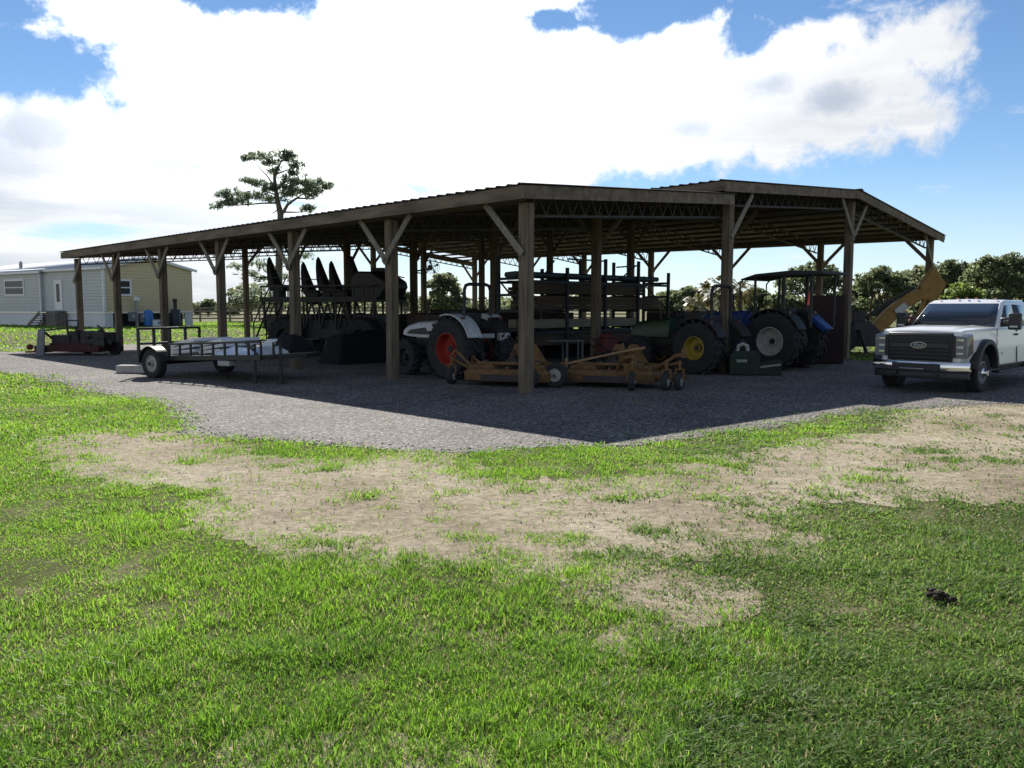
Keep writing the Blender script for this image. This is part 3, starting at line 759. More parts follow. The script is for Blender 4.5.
# ---------------- orange finishing mowers
def caster(t, x, y, arm_from, r=.19, m=M_org):
    mb = MB(); mb.tube([arm_from, (x, y, .58), ], .035, 8); mb.tube([(x, y, .62), (x, y, .42)], .04, 8)
    for s in (-1, 1): mb.bar((x+s*.08, y, .44), (x+s*.08, y-.02, r), .02, .06)
    mb.box((x, y, .44), (.2, .08, .03)); mb.build('caster_fork', m, t, bevel=.006)
    w = wheel(t, (x, y-.02, r), r, .13, r*.5, M_gry, -1, bolts=4, dish=.3); w.rotation_euler = (0,0,R(90)+random.uniform(-.3,.3))
def finish_mower(label, loc, rz, flip):
    t = thing('finish_mower', label, 'mower', loc, rz, 'orange mowers on the gravel in front of the gable end')
    f = flip
    mb = MB()
    pl = [(-1.0, -.45), (-.55, -.62), (.55, -.62), (1.0, -.45), (1.0, .35), (.5, .55), (-.5, .55), (-1.0, .35)]
    vs = [(x*f, y, .12) for x, y in pl]+[(x*f, y, .30) for x, y in pl]+[(x*f*.93, y*.88, .37) for x, y in pl]
    n = 8; fs = [tuple(range(2*n, 3*n))]
    for k in range(2):
        for i in range(n):
            j = (i+1) % n; fs.append((k*n+i, k*n+j, (k+1)*n+j, (k+1)*n+i))
    mb.add(vs, fs); mb.build('mower_deck', M_org, t, bevel=.012, solid=.01)
    for x in (-.6, .6):
        mb = MB(); mb.prism([(x*f-.32, .37), (x*f-.26, .47), (x*f+.26, .47), (x*f+.32, .37)], -.42, .3); mb.build('pulley_cover', M_org, t, bevel=.02)
    mb = MB(); mb.box((0, 0, .47), (.26, .3, .22)); mb.lathe([(.0,.55),(.08,.55),(.08,.66),(0,.66)], 12, 'z'); mb.build('gearbox', M_mach, t, bevel=.02)
    mb = MB()   # frame tubes and A-frame with upright plates
    mb.bar((-.9, .3, .44), (.9, .3, .44), .07, .07); mb.bar((-.75, -.3, .50), (.75, -.3, .50), .06, .06)
    for x in (-.7, .0, .7): mb.bar((x, -.4, .40), (x, .42, .40), .05, .06)
    mb.build('mower_frame', M_org, t, bevel=.006)
    for x in (-.62, 0., .62):
        mb = MB(); mb.lathe([(0,.36),(.12,.36),(.13,.44),(.07,.47),(.06,.54),(0,.55)], 14, 'z', (x*f, -.12, .02)); mb.build('spindle', M_mach, t)
    for k in range(2):
        mb = MB(); mb.tube([(-.5+.3*k, .25, .45), (-.3+.25*k, .1, .72), (-.05+.1*k, -.05, .80), (.1, .05, .60)], .014, 6); mb.build('hydraulic_hose', M_blk, t)
    mb = MB(); mb.box((0, -.632, .20), (1.06, .02, .13))
    mb.build('deflector_flap', M_blk, t)
    mb = MB(); mb.box((-.30*f, -.60, .27), (.26, .012, .05)); mb.build('decal', M_blk, t)
    for x in (-.16, .16):
        mb = MB(); mb.M = Matrix.Translation((x+.28*f, .1, 0)); 
        mb.prism([(-.34, .42), (-.10, .92), (.08, .92), (.34, .50), (.75*f, .52), (.75*f, .44), (.3, .42)] if f > 0 else [(-.75, .44), (-.75, .52), (-.34, .5), (-.08, .92), (.1, .92), (.34, .42)], -.012, .012)
        mb.build('hitch_plate', M_org, t, bevel=.003)
    return t
d_ = Vector((.94, -.34, 0)); rz = math.atan2(-.34, .94)
m1p = ground(513, 384.5); m1p.z = 0
m1 = finish_mower('orange mower deck directly behind the corner barn post', m1p, rz, 1)
caster(m1, -1.35, -.35, (-.85, -.2, .30)); caster(m1, -1.2, .5, (-.85, .3, .40))
mb = MB(); mb.bar((-1.35,-.1,.75),(-.85,-.2,.33),.06,.06); mb.bar((-1.36,-.1,.77),(-1.5,-.1,.6),.05,.05); mb.build('support_arm', M_org, m1, bevel=.006)
wheel(m1, (1.10, -.3, .27), .27, .2, .14, M_rimw, -1, bolts=5, dish=.5).rotation_euler = (0,0,0)
wheel(m1, (.62, -.72, .22), .22, .17, .11, M_mach, -1, bolts=5, dish=.5)
m2p = ground(613, 385.5); m2p.z = 0
m2 = finish_mower('orange mower with a raised pale drawbar, right of the corner barn post', m2p, rz, 1)
mb = MB(); mb.bar((-.95, -.35, .50), (.35, -.1, .80), .05, .05); mb.bar((.35, -.1, .80), (.72, -.05, .86), .05, .06); mb.bar((-.98, -.36, .42), (-.98, -.36, .62), .06, .06)
mb.build('drawbar', mat('pale_orange_paint', (.26,.16,.08), .75), m2, bevel=.006)
caster(m2, .62, -.95, (.45, -.45, .42)); caster(m2, 1.55, -.55, (.95, -.25, .42)); caster(m2, 1.30, -.72, (.95, -.2, .40)); 
mb = MB(); mb.tube([(.2, -.5, .38), (.3, -.65, .58), (.45, -.72, .68), (.62, -.78, .70), (.66, -.80, .5)], .045, 8)
mb.tube([(1.0, -.3, .4), (1.2, -.35, .55), (1.45, -.42, .72), (1.62, -.45, .74)], .045, 8); mb.box((1.62, -.45, .78), (.1, .1, .2)); mb.box((.50, -.74, .45), (.2, .04, .2))
mb.build('wing_arm', M_org, m2, bevel=.006)
mb = MB(); mb.box((1.05, -.1, .22), (.75, .5, .1)); mb.build('wing_deck', M_org, m2, bevel=.02)
# ================================================================== pickup truck (x forward, y left, origin under the front axle)
M_paint = mat('white_car_paint', (.80,.80,.79), .28, var=.02, coat=.8)
M_trim = mat('truck_black_trim', (.022,.022,.024), .5, var=.1)
tf = ground(977, 392); tf.z = 0
HX, HY = -.743, -.669; rzT = math.atan2(HY, HX)
TW = 1.0   # half body width
ofs = Matrix.Rotation(rzT, 3, 'Z') @ Vector((0, .86, 0))
tl = tf-ofs
truck = thing('pickup_truck', 'white crew cab pickup truck with a black grille, parked at the right edge', 'pickup truck', tl, rzT); truck.scale = (.97, .97, .97)
FX = 1.02   # bumper front
def arch(x0, r, z0, n=14):
    """points over a wheel arch from rear (x0-r) to front (x0+r) """
    return [(x0+r*math.cos(a), z0+r*math.sin(a)) for a in [math.pi*(1-k/n) for k in range(n+1)]]
WR = .42; AZ = .40; AR = .56
# lower body side profile incl. arches (front fender + doors to the bed)
def lower():
    pts = [(-5.15, .62), (-4.5, .62)]
    pts += arch(-4.08, .54, .62)[1:-1][::1] if False else []
    pts = [(-5.3, .66)] + [(x, z) for x, z in arch(-4.08, .52, .60)] + [(-3.3, .52), (-.72, .52)] + arch(0, AR, .50)[1:-1] + [(.62, .55), (.80, .60)]
    top = [(.83, 1.06), (.81, 1.25), (.72, 1.315), (-.72, 1.36), (-.95, 1.345), (-3.15, 1.36), (-3.2, 1.44), (-5.3, 1.44)]
    return pts+top
prof = lower()
mb = MB(); n = len(prof)
# cross-section widths: tuck in towards bottom/top, rounded nose
def yw(x, z):
    w = TW
    if x > .35: w -= .20*((x-.35)/.48)**2
    if z < .7: w -= .05*(.7-z)/.2
    if z > 1.1: w -= .05*(z-1.1)/.3
    return w
def slab(xs_poly, inset, name, m, parent):
    pass
# body shell: sides from profile, hood/top crowned strip
vs = []; 
for s in (-1, 1):
    vs += [(x, s*yw(x, z), z) for x, z in prof]
mid = [(x, 0, z+(.035 if z > 1.1 and x > -.9 else 0)) for x, z in prof]
vsm = [(x, -.62*yw(x, z), z+(.028 if z > 1.1 and x > -.9 else 0)) for x, z in prof]+[(x, .62*yw(x, z), z+(.028 if z > 1.1 and x > -.9 else 0)) for x, z in prof]
all_ = vs[:n]+vsm[:n]+mid+vsm[n:]+vs[n:]
fs = []
for k in range(4):
    for i in range(n):
        j = (i+1) % n; fs.append((k*n+i, k*n+j, (k+1)*n+j, (k+1)*n+i))
fs.append(tuple(range(n))); fs.append(tuple(range(4*n, 5*n))[::-1])
mb.add(all_, fs)
body = mb.build('body', M_paint, truck, bevel=.035, seg=3, smooth=50)
# hood crease panels
for s in (-1, 1):
    mb = MB(); mb.add([(.68, s*.50, 1.342), (.68, s*.62, 1.334), (-.68, s*.66, 1.384), (-.68, s*.48, 1.397)], [(0,1,2,3)]); mb.build('hood_bulge', M_paint, truck, bevel=.01, solid=.02)
# cab greenhouse: tapered
cab = [(-.80, 1.30), (-1.52, 1.90), (-1.80, 1.955), (-3.0, 1.955), (-3.12, 1.90), (-3.18, 1.32)]
mb = MB()
def cw(z): return .955-.17*(z-1.3)/.65
N_ = len(cab); vs = []
for f in (-1, -.8, 0, .8, 1):
    vs += [(x-(.05*(abs(f)**2) if x > -1.6 else 0), f*cw(z), z+(.035*(1-f*f) if z > 1.92 else 0)) for x, z in cab]
fs = [tuple(range(N_)), tuple(range(4*N_, 5*N_))[::-1]]
for k in range(4):
    for i in range(N_):
        j = (i+1) % N_; fs.append((k*N_+i, k*N_+j, (k+1)*N_+j, (k+1)*N_+i))
mb.add(vs, fs); mb.build('cab', M_paint, truck, bevel=.05, seg=3, smooth=50)
# windshield, proud by 4 mm, following the rake
def wsp(t, y):   # t 0..1 up the windshield
    x = -.80-.72*t; z = 1.30+.60*t; w = cw(z)*.93
    return (x-.05*y*y+.024, y*w, z+.024)
mb = MB(); vs = []; fs = []; ny = 10
for t in (.09, .5, .93):
    for k in range(ny+1): vs.append(wsp(t, -1+2*k/ny))
for r_ in range(2):
    for k in range(ny): a = r_*(ny+1)+k; fs.append((a, a+1, a+ny+2, a+ny+1))
mb.add(vs, fs); ws = mb.build('windshield', M_gls, truck, solid=.006, smooth=60)
mb = MB()
for y0, y1 in ((.1, .75), (-.7, -.05)):
    a = Vector(wsp(.11, y0)); b = Vector(wsp(.16, y1)); up = Vector((.012, 0, .012)); mb.bar(a+up, b+up, .02, .02)
mb.build('wiper', M_trim, truck)
# side windows and pillars trim
for s in (-1, 1):
    def sw(x, z, o=.006): return (x, s*(cw(z)+o), z)
    for nm, poly in (('side_window', [(-1.02, 1.37), (-1.60, 1.84), (-2.02, 1.86), (-2.02, 1.37)]), ('side_window', [(-2.12, 1.37), (-2.12, 1.86), (-2.88, 1.85), (-2.98, 1.37)])):
        mb = MB(); mb.add([sw(x, z) for x, z in poly], [tuple(range(len(poly)))]); mb.build(nm, M_gls, truck, solid=.006)
    for x0, x1 in ((-.72, -2.06), (-2.09, -3.02)):
        mb = MB(); y = s*(TW+.001)
        for (xa, za, xb, zb) in ((x0 if x0 < -.8 else -.78, .56, x0 if x0 < -.8 else -.78, 1.33), (x1, .56, x1, 1.33)):
            mb.bar((xa, s*(yw(xa, .9)-.003), za), (xb, s*(yw(xb, zb)-.0), zb), .012, .012)
        mb.build('door_seam', M_trim, truck)
        mb = MB(); xh = x1+.13; mb.box((xh, s*(yw(xh, 1.18)+.018), 1.19), (.17, .035, .045)); mb.build('door_handle', M_trim, truck, bevel=.01)
    # big towing mirror
    mb = MB(); mb.box((-1.12, s*1.20, 1.49), (.14, .24, .36)); mb.bar((-1.14, s*.93, 1.40), (-1.12, s*1.12, 1.42), .06, .05); mb.bar((-1.14, s*.91, 1.55), (-1.12, s*1.12, 1.55), .06, .05)
    mir = mb.build('side_mirror', M_trim, truck, bevel=.03)
    mb = MB(); mb.box((-1.04, s*1.20, 1.38), (.02, .16, .04)); mb.build('signal_lamp', M_lens, mir, bevel=.005)
    # wheel arch flare
    mb = MB(); o_ = arch(0, AR+.07, .50, 18); i_ = arch(0, AR-.045, .50, 18); 
    ya, yb = sorted((s*(TW-.12), s*(TW+.10))); mb.prism(o_+i_[::-1], ya, yb); mb.build('wheel_arch', M_trim, truck, bevel=.02)
    mb = MB(); o_ = arch(-4.08, .60, .60, 18); i_ = arch(-4.08, .49, .60, 18)
    ya, yb = sorted((s*(TW-.12), s*(TW+.10))); mb.prism(o_+i_[::-1], ya, yb); mb.build('wheel_arch', M_paint, truck, bevel=.02)
    mb = MB(); mb.box((-1.95, s*(TW-.03), .40), (2.3, .16, .06)); mb.build('running_board', M_trim, truck, bevel=.015)
    # badge plate on the fender and body line
    mb = MB(); mb.box((-.70, s*(yw(-.7,1.1)+.006), 1.10), (.05, .012, .26)); mb.build('fender_badge', M_chr, truck, bevel=.004)
    mb = MB(); mb.box((-.93, s*(yw(-1,.8)+.004), .80), (.30, .014, .022)); mb.build('side_marker', M_trim, truck, bevel=.004)
    # headlight: tall wraparound unit
    mb = MB(); mb.prism([(.50, .84), (.845, .74), (.86, 1.20), (.58, 1.25)], s*.70 if s > 0 else -.955, .955 if s > 0 else s*.70)
    hl = mb.build('headlight', mat('lamp_housing', (.20,.21,.22), .15, var=.1, coat=1), truck, bevel=.02)
    for zz in (.84, .97, 1.12):
        mb = MB(); mb.box((.858, s*.80, zz), (.02, .13, .055)); mb.build('lamp_unit', M_chr if zz != .97 else M_lens, hl, bevel=.012)
    mb = MB(); mb.box((.60, s*.948, 1.02), (.05, .03, .26)); mb.build('corner_lamp', mat('dull_amber', (.30,.10,.03), .4), hl, bevel=.01)
    mb = MB(); mb.box((.868, s*.685, .98), (.03, .06, .46)); mb.build('lamp_bezel', M_trim, hl, bevel=.01)
# grille
mb = MB(); mb.prism([(.70, .67), (.86, .67), (.88, .71), (.875, 1.225), (.84, 1.265), (.70, 1.265)], -.66, .66); gr = mb.build('grille', M_trim, truck, bevel=.02)
for z in (.74, .82, .90, 1.08, 1.15, 1.21):
    mb = MB(); mb.box((.885, 0, z), (.03, 1.18, .022)); mb.build('grille_bar', mat('grille_bar_black', (.03,.03,.032), .35), gr, bevel=.005)
mb = MB(); mb.box((.892, 0, .995), (.03, 1.2, .10)); mb.build('grille_bar', mat('grille_bar_black', (.03,.03,.032), .35), gr, bevel=.01)
mb = MB(); vs = [( .0, .155*math.cos(a), .062*math.sin(a)) for a in [k*math.pi/16 for k in range(32)]]
def oval(ry, rz_, x0, x1):
    mb = MB(); k = 32
    mb.add([(x0, ry*math.cos(a*math.pi/16), rz_*math.sin(a*math.pi/16)) for a in range(k)]+[(x1, ry*math.cos(a*math.pi/16), rz_*math.sin(a*math.pi/16)) for a in range(k)],
           [tuple(range(k))[::-1], tuple(range(k, 2*k))]+[(i, (i+1) % k, k+(i+1) % k, k+i) for i in range(k)]); return mb
mb = oval(.165, .068, .90, .922); em = mb.build('emblem', M_chr, gr); em.location = (0, 0, 1.0)
mb = oval(.150, .056, .92, .927); e2 = mb.build('emblem_face', mat('emblem_blue', (.01,.03,.13), .3, var=.02), em)
cu = bpy.data.curves.new('emblem_script', 'FONT'); cu.body = 'Ford'; cu.size = .105; cu.align_x = 'CENTER'; cu.align_y = 'CENTER'; cu.extrude = .002; cu.shear = .35
tmp = bpy.data.objects.new('tmp_text', cu); COL.objects.link(tmp)
dg = bpy.context.evaluated_depsgraph_get(); me = bpy.data.meshes.new_from_object(tmp.evaluated_get(dg)); bpy.data.objects.remove(tmp)
to = bpy.data.objects.new('emblem_script', me); COL.objects.link(to); me.materials.clear(); me.materials.append(M_chr); to.parent = em
to.rotation_euler = (R(90), 0, R(90)); to.location = (.930, 0, -.004)
# bumper
def bump_strip(z0, z1, x0, w, name, m, th=.10):
    mb = MB(); k = 10; vs = []
    for i in range(k+1):
        y = -w+2*w*i/k; x = x0-.20*abs(y/w)**3.2
        vs += [(x-th, y, z0), (x-.01, y, z0), (x, y, z0+.03), (x, y, z1-.03), (x-.02, y, z1), (x-th, y, z1)]
    fs = [tuple(range(6))[::-1], tuple(range(6*k, 6*k+6))]
    for i in range(k):
        for j in range(6): q = (j+1) % 6; fs.append((i*6+j, i*6+q, (i+1)*6+q, (i+1)*6+j))
    mb.add(vs, fs); return mb.build(name, m, truck, bevel=.012)
bp_ = bump_strip(.46, .665, FX, 1.0, 'bumper', M_chr)
bump_strip(.30, .46, FX-.03, .97, 'lower_valance', M_trim)
mb = MB(); mb.box((FX+.002, 0, .555), (.02, .98, .13)); mb.build('bumper_opening', M_trim, bp_, bevel=.02)
mb = MB(); mb.box((FX+.02, -.08, .505), (.02, .5, .02)); mb.build('bumper_step', M_chr, bp_, bevel=.005)
for s in (-1, 1):
    mb = MB(); mb.box((FX+.01, s*.42, .41), (.06, .06, .1)); mb.build('tow_hook', M_trim, bp_, bevel=.02)
# wheels
M_steelw = mat('steel_wheel', (.42,.42,.43), .35, .8, var=.1)
for x in (0, -4.08):
    for s in (-1, 1):
        w = wheel(truck, (x, s*.86, WR-.005), WR, .27, .235, M_steelw, s, dish=.15 if x == 0 else -.5, bolts=8, tread=44)
        mb = MB(); dd = .10 if x == 0 else -.02
        mb.lathe([(.0, s*(dd+.12)), (.06, s*(dd+.12)), (.075, s*(dd+.06)), (.11, s*(dd+.03)), (.115, s*dd), (0, s*dd)], 18); mb.build('hub_cap', M_chr, w)
# roof marker lamps, bed, underbody
for y in (-.6, -.2, 0, .2, .6):
    mb = MB(); mb.ball((-1.72, y, 1.972+.035*(1-y*y)), (.05, .028, .014)); mb.build('marker_lamp', mat('dull_marker', (.45,.13,.04), .4), truck)
mb = MB(); mb.box((-2.0, 0, .50), (5.4, 1.5, .18)); mb.box((.35, 0, .42), (.5, 1.2, .14)); mb.tube([(0,-.8,.42),(0,.8,.42)], .07, 10); mb.tube([(-4.08,-.8,.42),(-4.08,.8,.42)], .08, 10); mb.build('underbody', M_trim, truck, bevel=.02)
mb = MB(); mb.box((-4.25, 0, 1.435), (2.0, 1.66, .03)); mb.build('bed_cover', M_trim, truck, bevel=.01)
# ================================================================== utility trailer
TD = Vector((.86, -.51, 0)).normalized(); rzt = math.atan2(TD.y, TD.x)
ng = ground(155, 378); WD = Vector((-TD.y, TD.x, 0))
to_ = ng-TD*.75+WD*.14; to_.z = 0      # near tail corner; local x to the tongue, y to the far side
trl = thing('utility_trailer', 'black railed utility trailer loaded with pale sheets beside the front barn posts', 'trailer', to_, rzt)
TLn, TWd, ZB, TIL = 4.35, 1.85, .46, .035   # nose propped up a little on its jack
def zt_f(x): return ZB+TIL*x
mb = MB()
for y in (.0, TWd): mb.bar((0, y, ZB), (TLn, y, zt_f(TLn)), .06, .12)
for x in (.03, .85, 1.7, 2.5, 3.3, 4.0, TLn-.03): mb.bar((x, 0, zt_f(x)-.01), (x, TWd, zt_f(x)-.01), .05, .08)
mb.bar((TLn, .02, zt_f(TLn)), (TLn+.30, TWd*.44, zt_f(TLn)), .06, .08); mb.bar((TLn, TWd-.02, zt_f(TLn)), (TLn+.30, TWd*.56, zt_f(TLn)), .06, .08)
mb.bar((TLn+.2, TWd/2, zt_f(TLn)), (TLn+.5, TWd/2, zt_f(TLn)), .08, .08)
mb.build('trailer_frame', mat('black_trailer_paint', (.02,.02,.021), .5, var=.3), trl, bevel=.006); MT = MATS['black_trailer_paint']
mb = MB(); mb.bar((.05, TWd/2, ZB+.035), (TLn-.05, TWd/2, zt_f(TLn)+.035), TWd-.12, .03); mb.build('deck', mat('deck_board', (.22,.18,.13), .9, var=.3, vscale=5), trl)
mb = MB(); mb.bar((1.15, 0, zt_f(1.15)+.34), (TLn, 0, zt_f(TLn)+.36), .05, .05)
for k in range(10): x = 1.15+k*.40; mb.bar((x, 0, zt_f(x)+.04), (x, 0, zt_f(x)+.34), .045, .045)
mb.bar((TLn-.5, 0, zt_f(TLn)+.33), (TLn-.02, .0, zt_f(TLn)+.0), .04, .04); mb.build('side_rail', MT, trl, bevel=.004)
mb = MB(); mb.bar((.05, TWd, zt_f(0)+.34), (TLn, TWd, zt_f(TLn)+.36), .05, .05)
for k in range(9): x = .6+k*.5; mb.bar((x, TWd, zt_f(x)+.04), (x, TWd, zt_f(x)+.34), .045, .045)
mb.build('side_rail', MT, trl, bevel=.004)
# upright ramp gate across the tail
mb = MB(); zt = 1.20
mb.bar((-.05, -.02, zt), (-.05, TWd+.02, zt), .06, .06); mb.bar((-.05, 0, ZB+.36), (-.05, TWd, ZB+.36), .05, .06); mb.bar((-.05, 0, ZB-.04), (-.05, TWd, ZB-.04), .06, .16)
for y in (.0, .45, .92, 1.4, TWd): mb.bar((-.05, y, ZB-.1), (-.05, y, zt), .06, .06)
mb.build('ramp_gate', MT, trl, bevel=.004)
for y, s_ in ((-.14, -1), (TWd+.14, 1)):
    wheel(trl, (.75, y, .36), .36, .21, .2, M_rimw, s_, dish=.55, bolts=5, tread=40)
    f = arc_fender(trl, y-.15, y+.15, .41, 8, 172, MT, .012, lip=.03); f.location = (.75, 0, .37)
mb = MB(); mb.tube([(.75,-.1,.36),(.75,TWd+.1,.36)], .04, 8); mb.build('axle', M_mach, trl)
mb = MB(); mb.tube([(TLn+.30, .30, .02), (TLn+.30, .30, .98)], .035, 10); mb.box((TLn+.30, .30, .012), (.16, .16, .025)); mb.tube([(TLn+.30,.30,.95),(TLn+.30,.14,.97)], .015, 6); mb.build('tongue_jack', M_mach, trl)
mb = MB(); mb.tube([(TLn-.25, .05, .0), (TLn-.25, .05, zt_f(TLn)+.3)], .03, 8); mb.build('prop_stand', M_mach, trl)
mb = MB(); mb.box((TLn*.72, .06, zt_f(3.4)-.14), (.4, .2, .12)); mb.build('tool_tray', M_gry, trl, bevel=.01)
mb = MB(); mb.box((-.095, .25, ZB-.04), (.03, .12, .08)); mb.build('tail_light', mat('red_lens', (.4,.02,.02), .3), trl, bevel=.005)
def on_trl(x, y, z): return local_to(to_, rzt, (x, y, z+TIL*x))
# cargo on the trailer
M_sheet = mat('pale_foam_board', (.74,.75,.76), .45, var=.05)
zt0 = ZB+.052
for i, (x, y, L_, W_, tilt, zz) in enumerate(((1.0, .75, .95, .85, .0, 0), (2.05, .75, 1.0, 1.0, .0, 0))):
    pass
def tarp(name, label, x0, x1, y0, y1, h, seed, m, z0=zt0):
    nx, ny = 28, 22; X, Y = np.meshgrid(np.linspace(x0, x1, nx), np.linspace(y0, y1, ny))
    ex = np.minimum(np.minimum(X-x0, x1-X)/(x1-x0), np.minimum(Y-y0, y1-Y)/(y1-y0))*2
    Z = h*(.25+.75*np.clip(ex*2.4, 0, 1))*(.55+.6*vnoise(X, Y, 2.2, seed))+.10*h*np.abs(vnoise(X, Y, 6, seed+1)-.5)*4
    Z = np.maximum(Z, .012); Z[0,:] = Z[-1,:] = 0.0; Z[:,0] = Z[:,-1] = 0.0
    idx = np.arange(nx*ny).reshape(ny, nx)
    q = np.stack([idx[:-1,:-1], idx[:-1,1:], idx[1:,1:], idx[1:,:-1]], -1).reshape(-1, 4)
    o = npmesh(name, np.stack([X-x0, Y-y0, Z], -1).reshape(-1, 3), q.ravel(), np.full(len(q), 4), m)
    o.location = on_trl(x0, y0, z0); o.rotation_euler = (0,-math.atan(TIL),rzt); o.data.set_sharp_from_angle(angle=R(28)) ; return tag(o, label, 'cargo')
tarp('folded_sheet', 'crumpled silver plastic sheeting spread over the trailer front', 2.6, 4.2, .07, 1.5, .17, 3, mat('silver_plastic', (.68,.70,.72), .25, .2, var=.1))
def slabpile(name, label, x, y, L_, W_, n, th, m, tilt):
    t = MB()
    for k in range(n):
        rot = Matrix.Rotation(random.uniform(-.06,.06), 3, 'Z') @ Matrix.Rotation(tilt*(k+1)/n, 3, 'Y')
        t.box((random.uniform(-.03,.03), random.uniform(-.03,.03), th*(k+.5)+.5*L_*abs(math.sin(tilt))*(k+1)/n), (L_, W_, th*.94), rot)
    o = t.build(name, m, None, bevel=.008); o.location = on_trl(x, y, zt0+.02); o.rotation_euler = (0,-math.atan(TIL),rzt); return tag(o, label, 'cargo')
slabpile('foam_board', 'tilted pile of pale boards behind the trailer wheel', 1.15, .95, .95, 1.2, 3, .09, M_sheet, -.14)
slabpile('foam_board', 'level pile of pale boards in the middle of the trailer', 2.2, .95, .80, 1.2, 3, .085, M_sheet, -.16)
mb = MB(); mb.prism([(-.25, .0), (-.25, .20), (-.1, .34), (.16, .34), (.24, .22), (.24, .0)], -.2, .25)
bx = mb.build('silver_box', mat('silver_metal', (.55,.60,.63), .35, .5, var=.1), None, bevel=.012); bx.location = on_trl(3.2, 1.5, zt0); bx.rotation_euler = (0,0,rzt+.3); tag(bx, 'chamfered silver box on the far side of the trailer', 'box')
tarp('dark_tarp', 'dark bundled tarp heaped at the front end of the trailer', 3.6, 4.25, 1.0, 1.75, .38, 8, mat('dark_tarp', (.014,.015,.017), .85, spec=.15))
# concrete block behind the trailer
mb = MB(); mb.box((0,0,.11), (.95, .30, .2)); blk = mb.build('timber_block', mat('pale_timber', (.42,.40,.36), .9, var=.2), None, bevel=.015)
g_ = ground(136, 373); blk.location = (g_.x, g_.y, 0); blk.rotation_euler = (0,0,-.08); tag(blk, 'pale grey timber block on the gravel behind the trailer wheel', 'timber block')

# ================================================================== rusty implement at the far left
g_ = ground(62, 356)
im = thing('rotary_cutter', 'rusty dark red farm implement with a grey end plate beside the far left posts', 'farm implement', (g_.x, g_.y+.9, 0), R(-6))
M_drk = mat('dark_red_paint', (.055,.014,.011), .85, var=.4, vscale=6)
mb = MB(); mb.box((.1, 0, .24), (2.5, 1.3, .22)); mb.box((.1, 0, .36), (1.6, .9, .16)); mb.build('cutter_deck', M_drk, im, bevel=.02)
mb = MB(); mb.prism([(-1.0, -.0), (-.85, .95), (-.60, .98), (-.68, .0)], -.80, -.74); mb.build('end_plate', mat('grey_plate', (.16,.17,.18), .6, var=.25), im, bevel=.01)
mb = MB(); mb.bar((-.75,-.7,.9),(.35,-.4,1.02),.06,.06); mb.bar((-.75,.4,.25),(-.75,-.7,.9),.06,.06); mb.bar((.35,-.4,1.02),(.35,-.2,.3),.08,.06); mb.bar((.35,-.3,1.0),(.1,.1,1.25),.05,.05); mb.bar((.1,.1,1.25),(-.35,.1,1.25),.05,.05); mb.bar((-.35,.1,1.25),(-.3,.1,.4),.05,.05)
mb.build('hitch_frame', M_mach, im, bevel=.006)
mb = MB(); mb.bar((1.0,0,.4),(1.1,.0,.98),.06,.06); mb.bar((1.1,0,.98),(.9,0,1.08),.04,.04); mb.build('lever', M_mach, im)
mb = MB(); mb.box((.15, 0, .62), (.45, .45, .36)); mb.lathe([(0,.8),(.1,.8),(.12,.9),(0,.92)], 12, 'z', (.15,0,0)); mb.build('gearbox', M_rust, im, bevel=.03)
mb = MB()
for k in range(7): mb.ball((1.0+random.uniform(-.28,.35), random.uniform(-.3,.3), .5+random.uniform(-.1,.28)), (random.uniform(.12,.25),.2,random.uniform(.1,.2)), 8, 6)
for k in range(5): mb.box((1.2+random.uniform(-.3,.3), random.uniform(-.35,.2), .5+random.uniform(-.2,.2)), (.3,.12,.14), Matrix.Rotation(random.uniform(-.7,.7), 3, 'Y'))
mb.box((.95,0,.55),(.9,.8,.55)); mb.box((.35,.1,.62),(.9,.7,.5)); mb.box((-.35,.1,.5),(.7,.8,.45)); mb.build('engine', M_mach, im)
mb = MB(); mb.bar((-.8,-.2,.12),(-1.75,-.25,.10),.14,.06); mb.bar((-.8,.2,.12),(-1.75,-.2,.10),.1,.06); mb.ball((-1.62,-.22,.28), (.13,.11,.11)); mb.build('drawbar', M_rust, im)
wheel(im, (.0, .75, .3), .3, .2, .16, M_drk, 1, bolts=5); wheel(im, (1.45, .2, .26), .26, .2, .14, M_drk, -1, bolts=5)

# ================================================================== raised swamp buggy
g_ = Vector((-6.6, 30.2, 0)); rzb = R(-24)
bg = thing('raised_buggy', 'dark buggy with a high seat deck on struts, behind the trailer end', 'buggy', g_, rzb)
BL = 2.55
mb = MB(); mb.box((0,0,1.98), (2*BL, 1.9, .10)); mb.bar((-BL,-.95,2.06),(BL,-.95,2.06),.06,.1); mb.bar((-BL,.95,2.06),(BL,.95,2.06),.06,.1); mb.build('passenger_deck', M_mach, bg)
def strut(a, b, w, nm='deck_strut'):
    mb = MB(); mb.bar(a, b, w, w); mb.build(nm, M_mach, bg)
for y in (-.9, .9):
    for x in (-2.4, -1.85, -.6, .1, .8, 1.6, 2.4): strut((x, y, .95), (x, y, 1.95), .06)
    for x in (-1.2, -.25, .45, 1.2): strut((x-.3, y, 1.0), (x, y, 1.93), .05, 'diagonal_strut'); strut((x+.3, y, 1.0), (x, y, 1.93), .05, 'diagonal_strut')
    strut((-2.6, y, 1.3), (-1.7, y, 1.3), .05, 'cross_rail')
mb = MB()
for y in (-.92, .92):
    for k in range(13): x = -2.5+k*.41; mb.bar((x, y, 2.05), (x, y, 2.52), .035, .035)
    mb.bar((-2.55, y, 2.5), (2.5, y, 2.5), .05, .06); mb.bar((-2.55,y,2.85),(-.3,y,2.75),.035,.035)
mb.build('guard_rail', M_mach, bg)
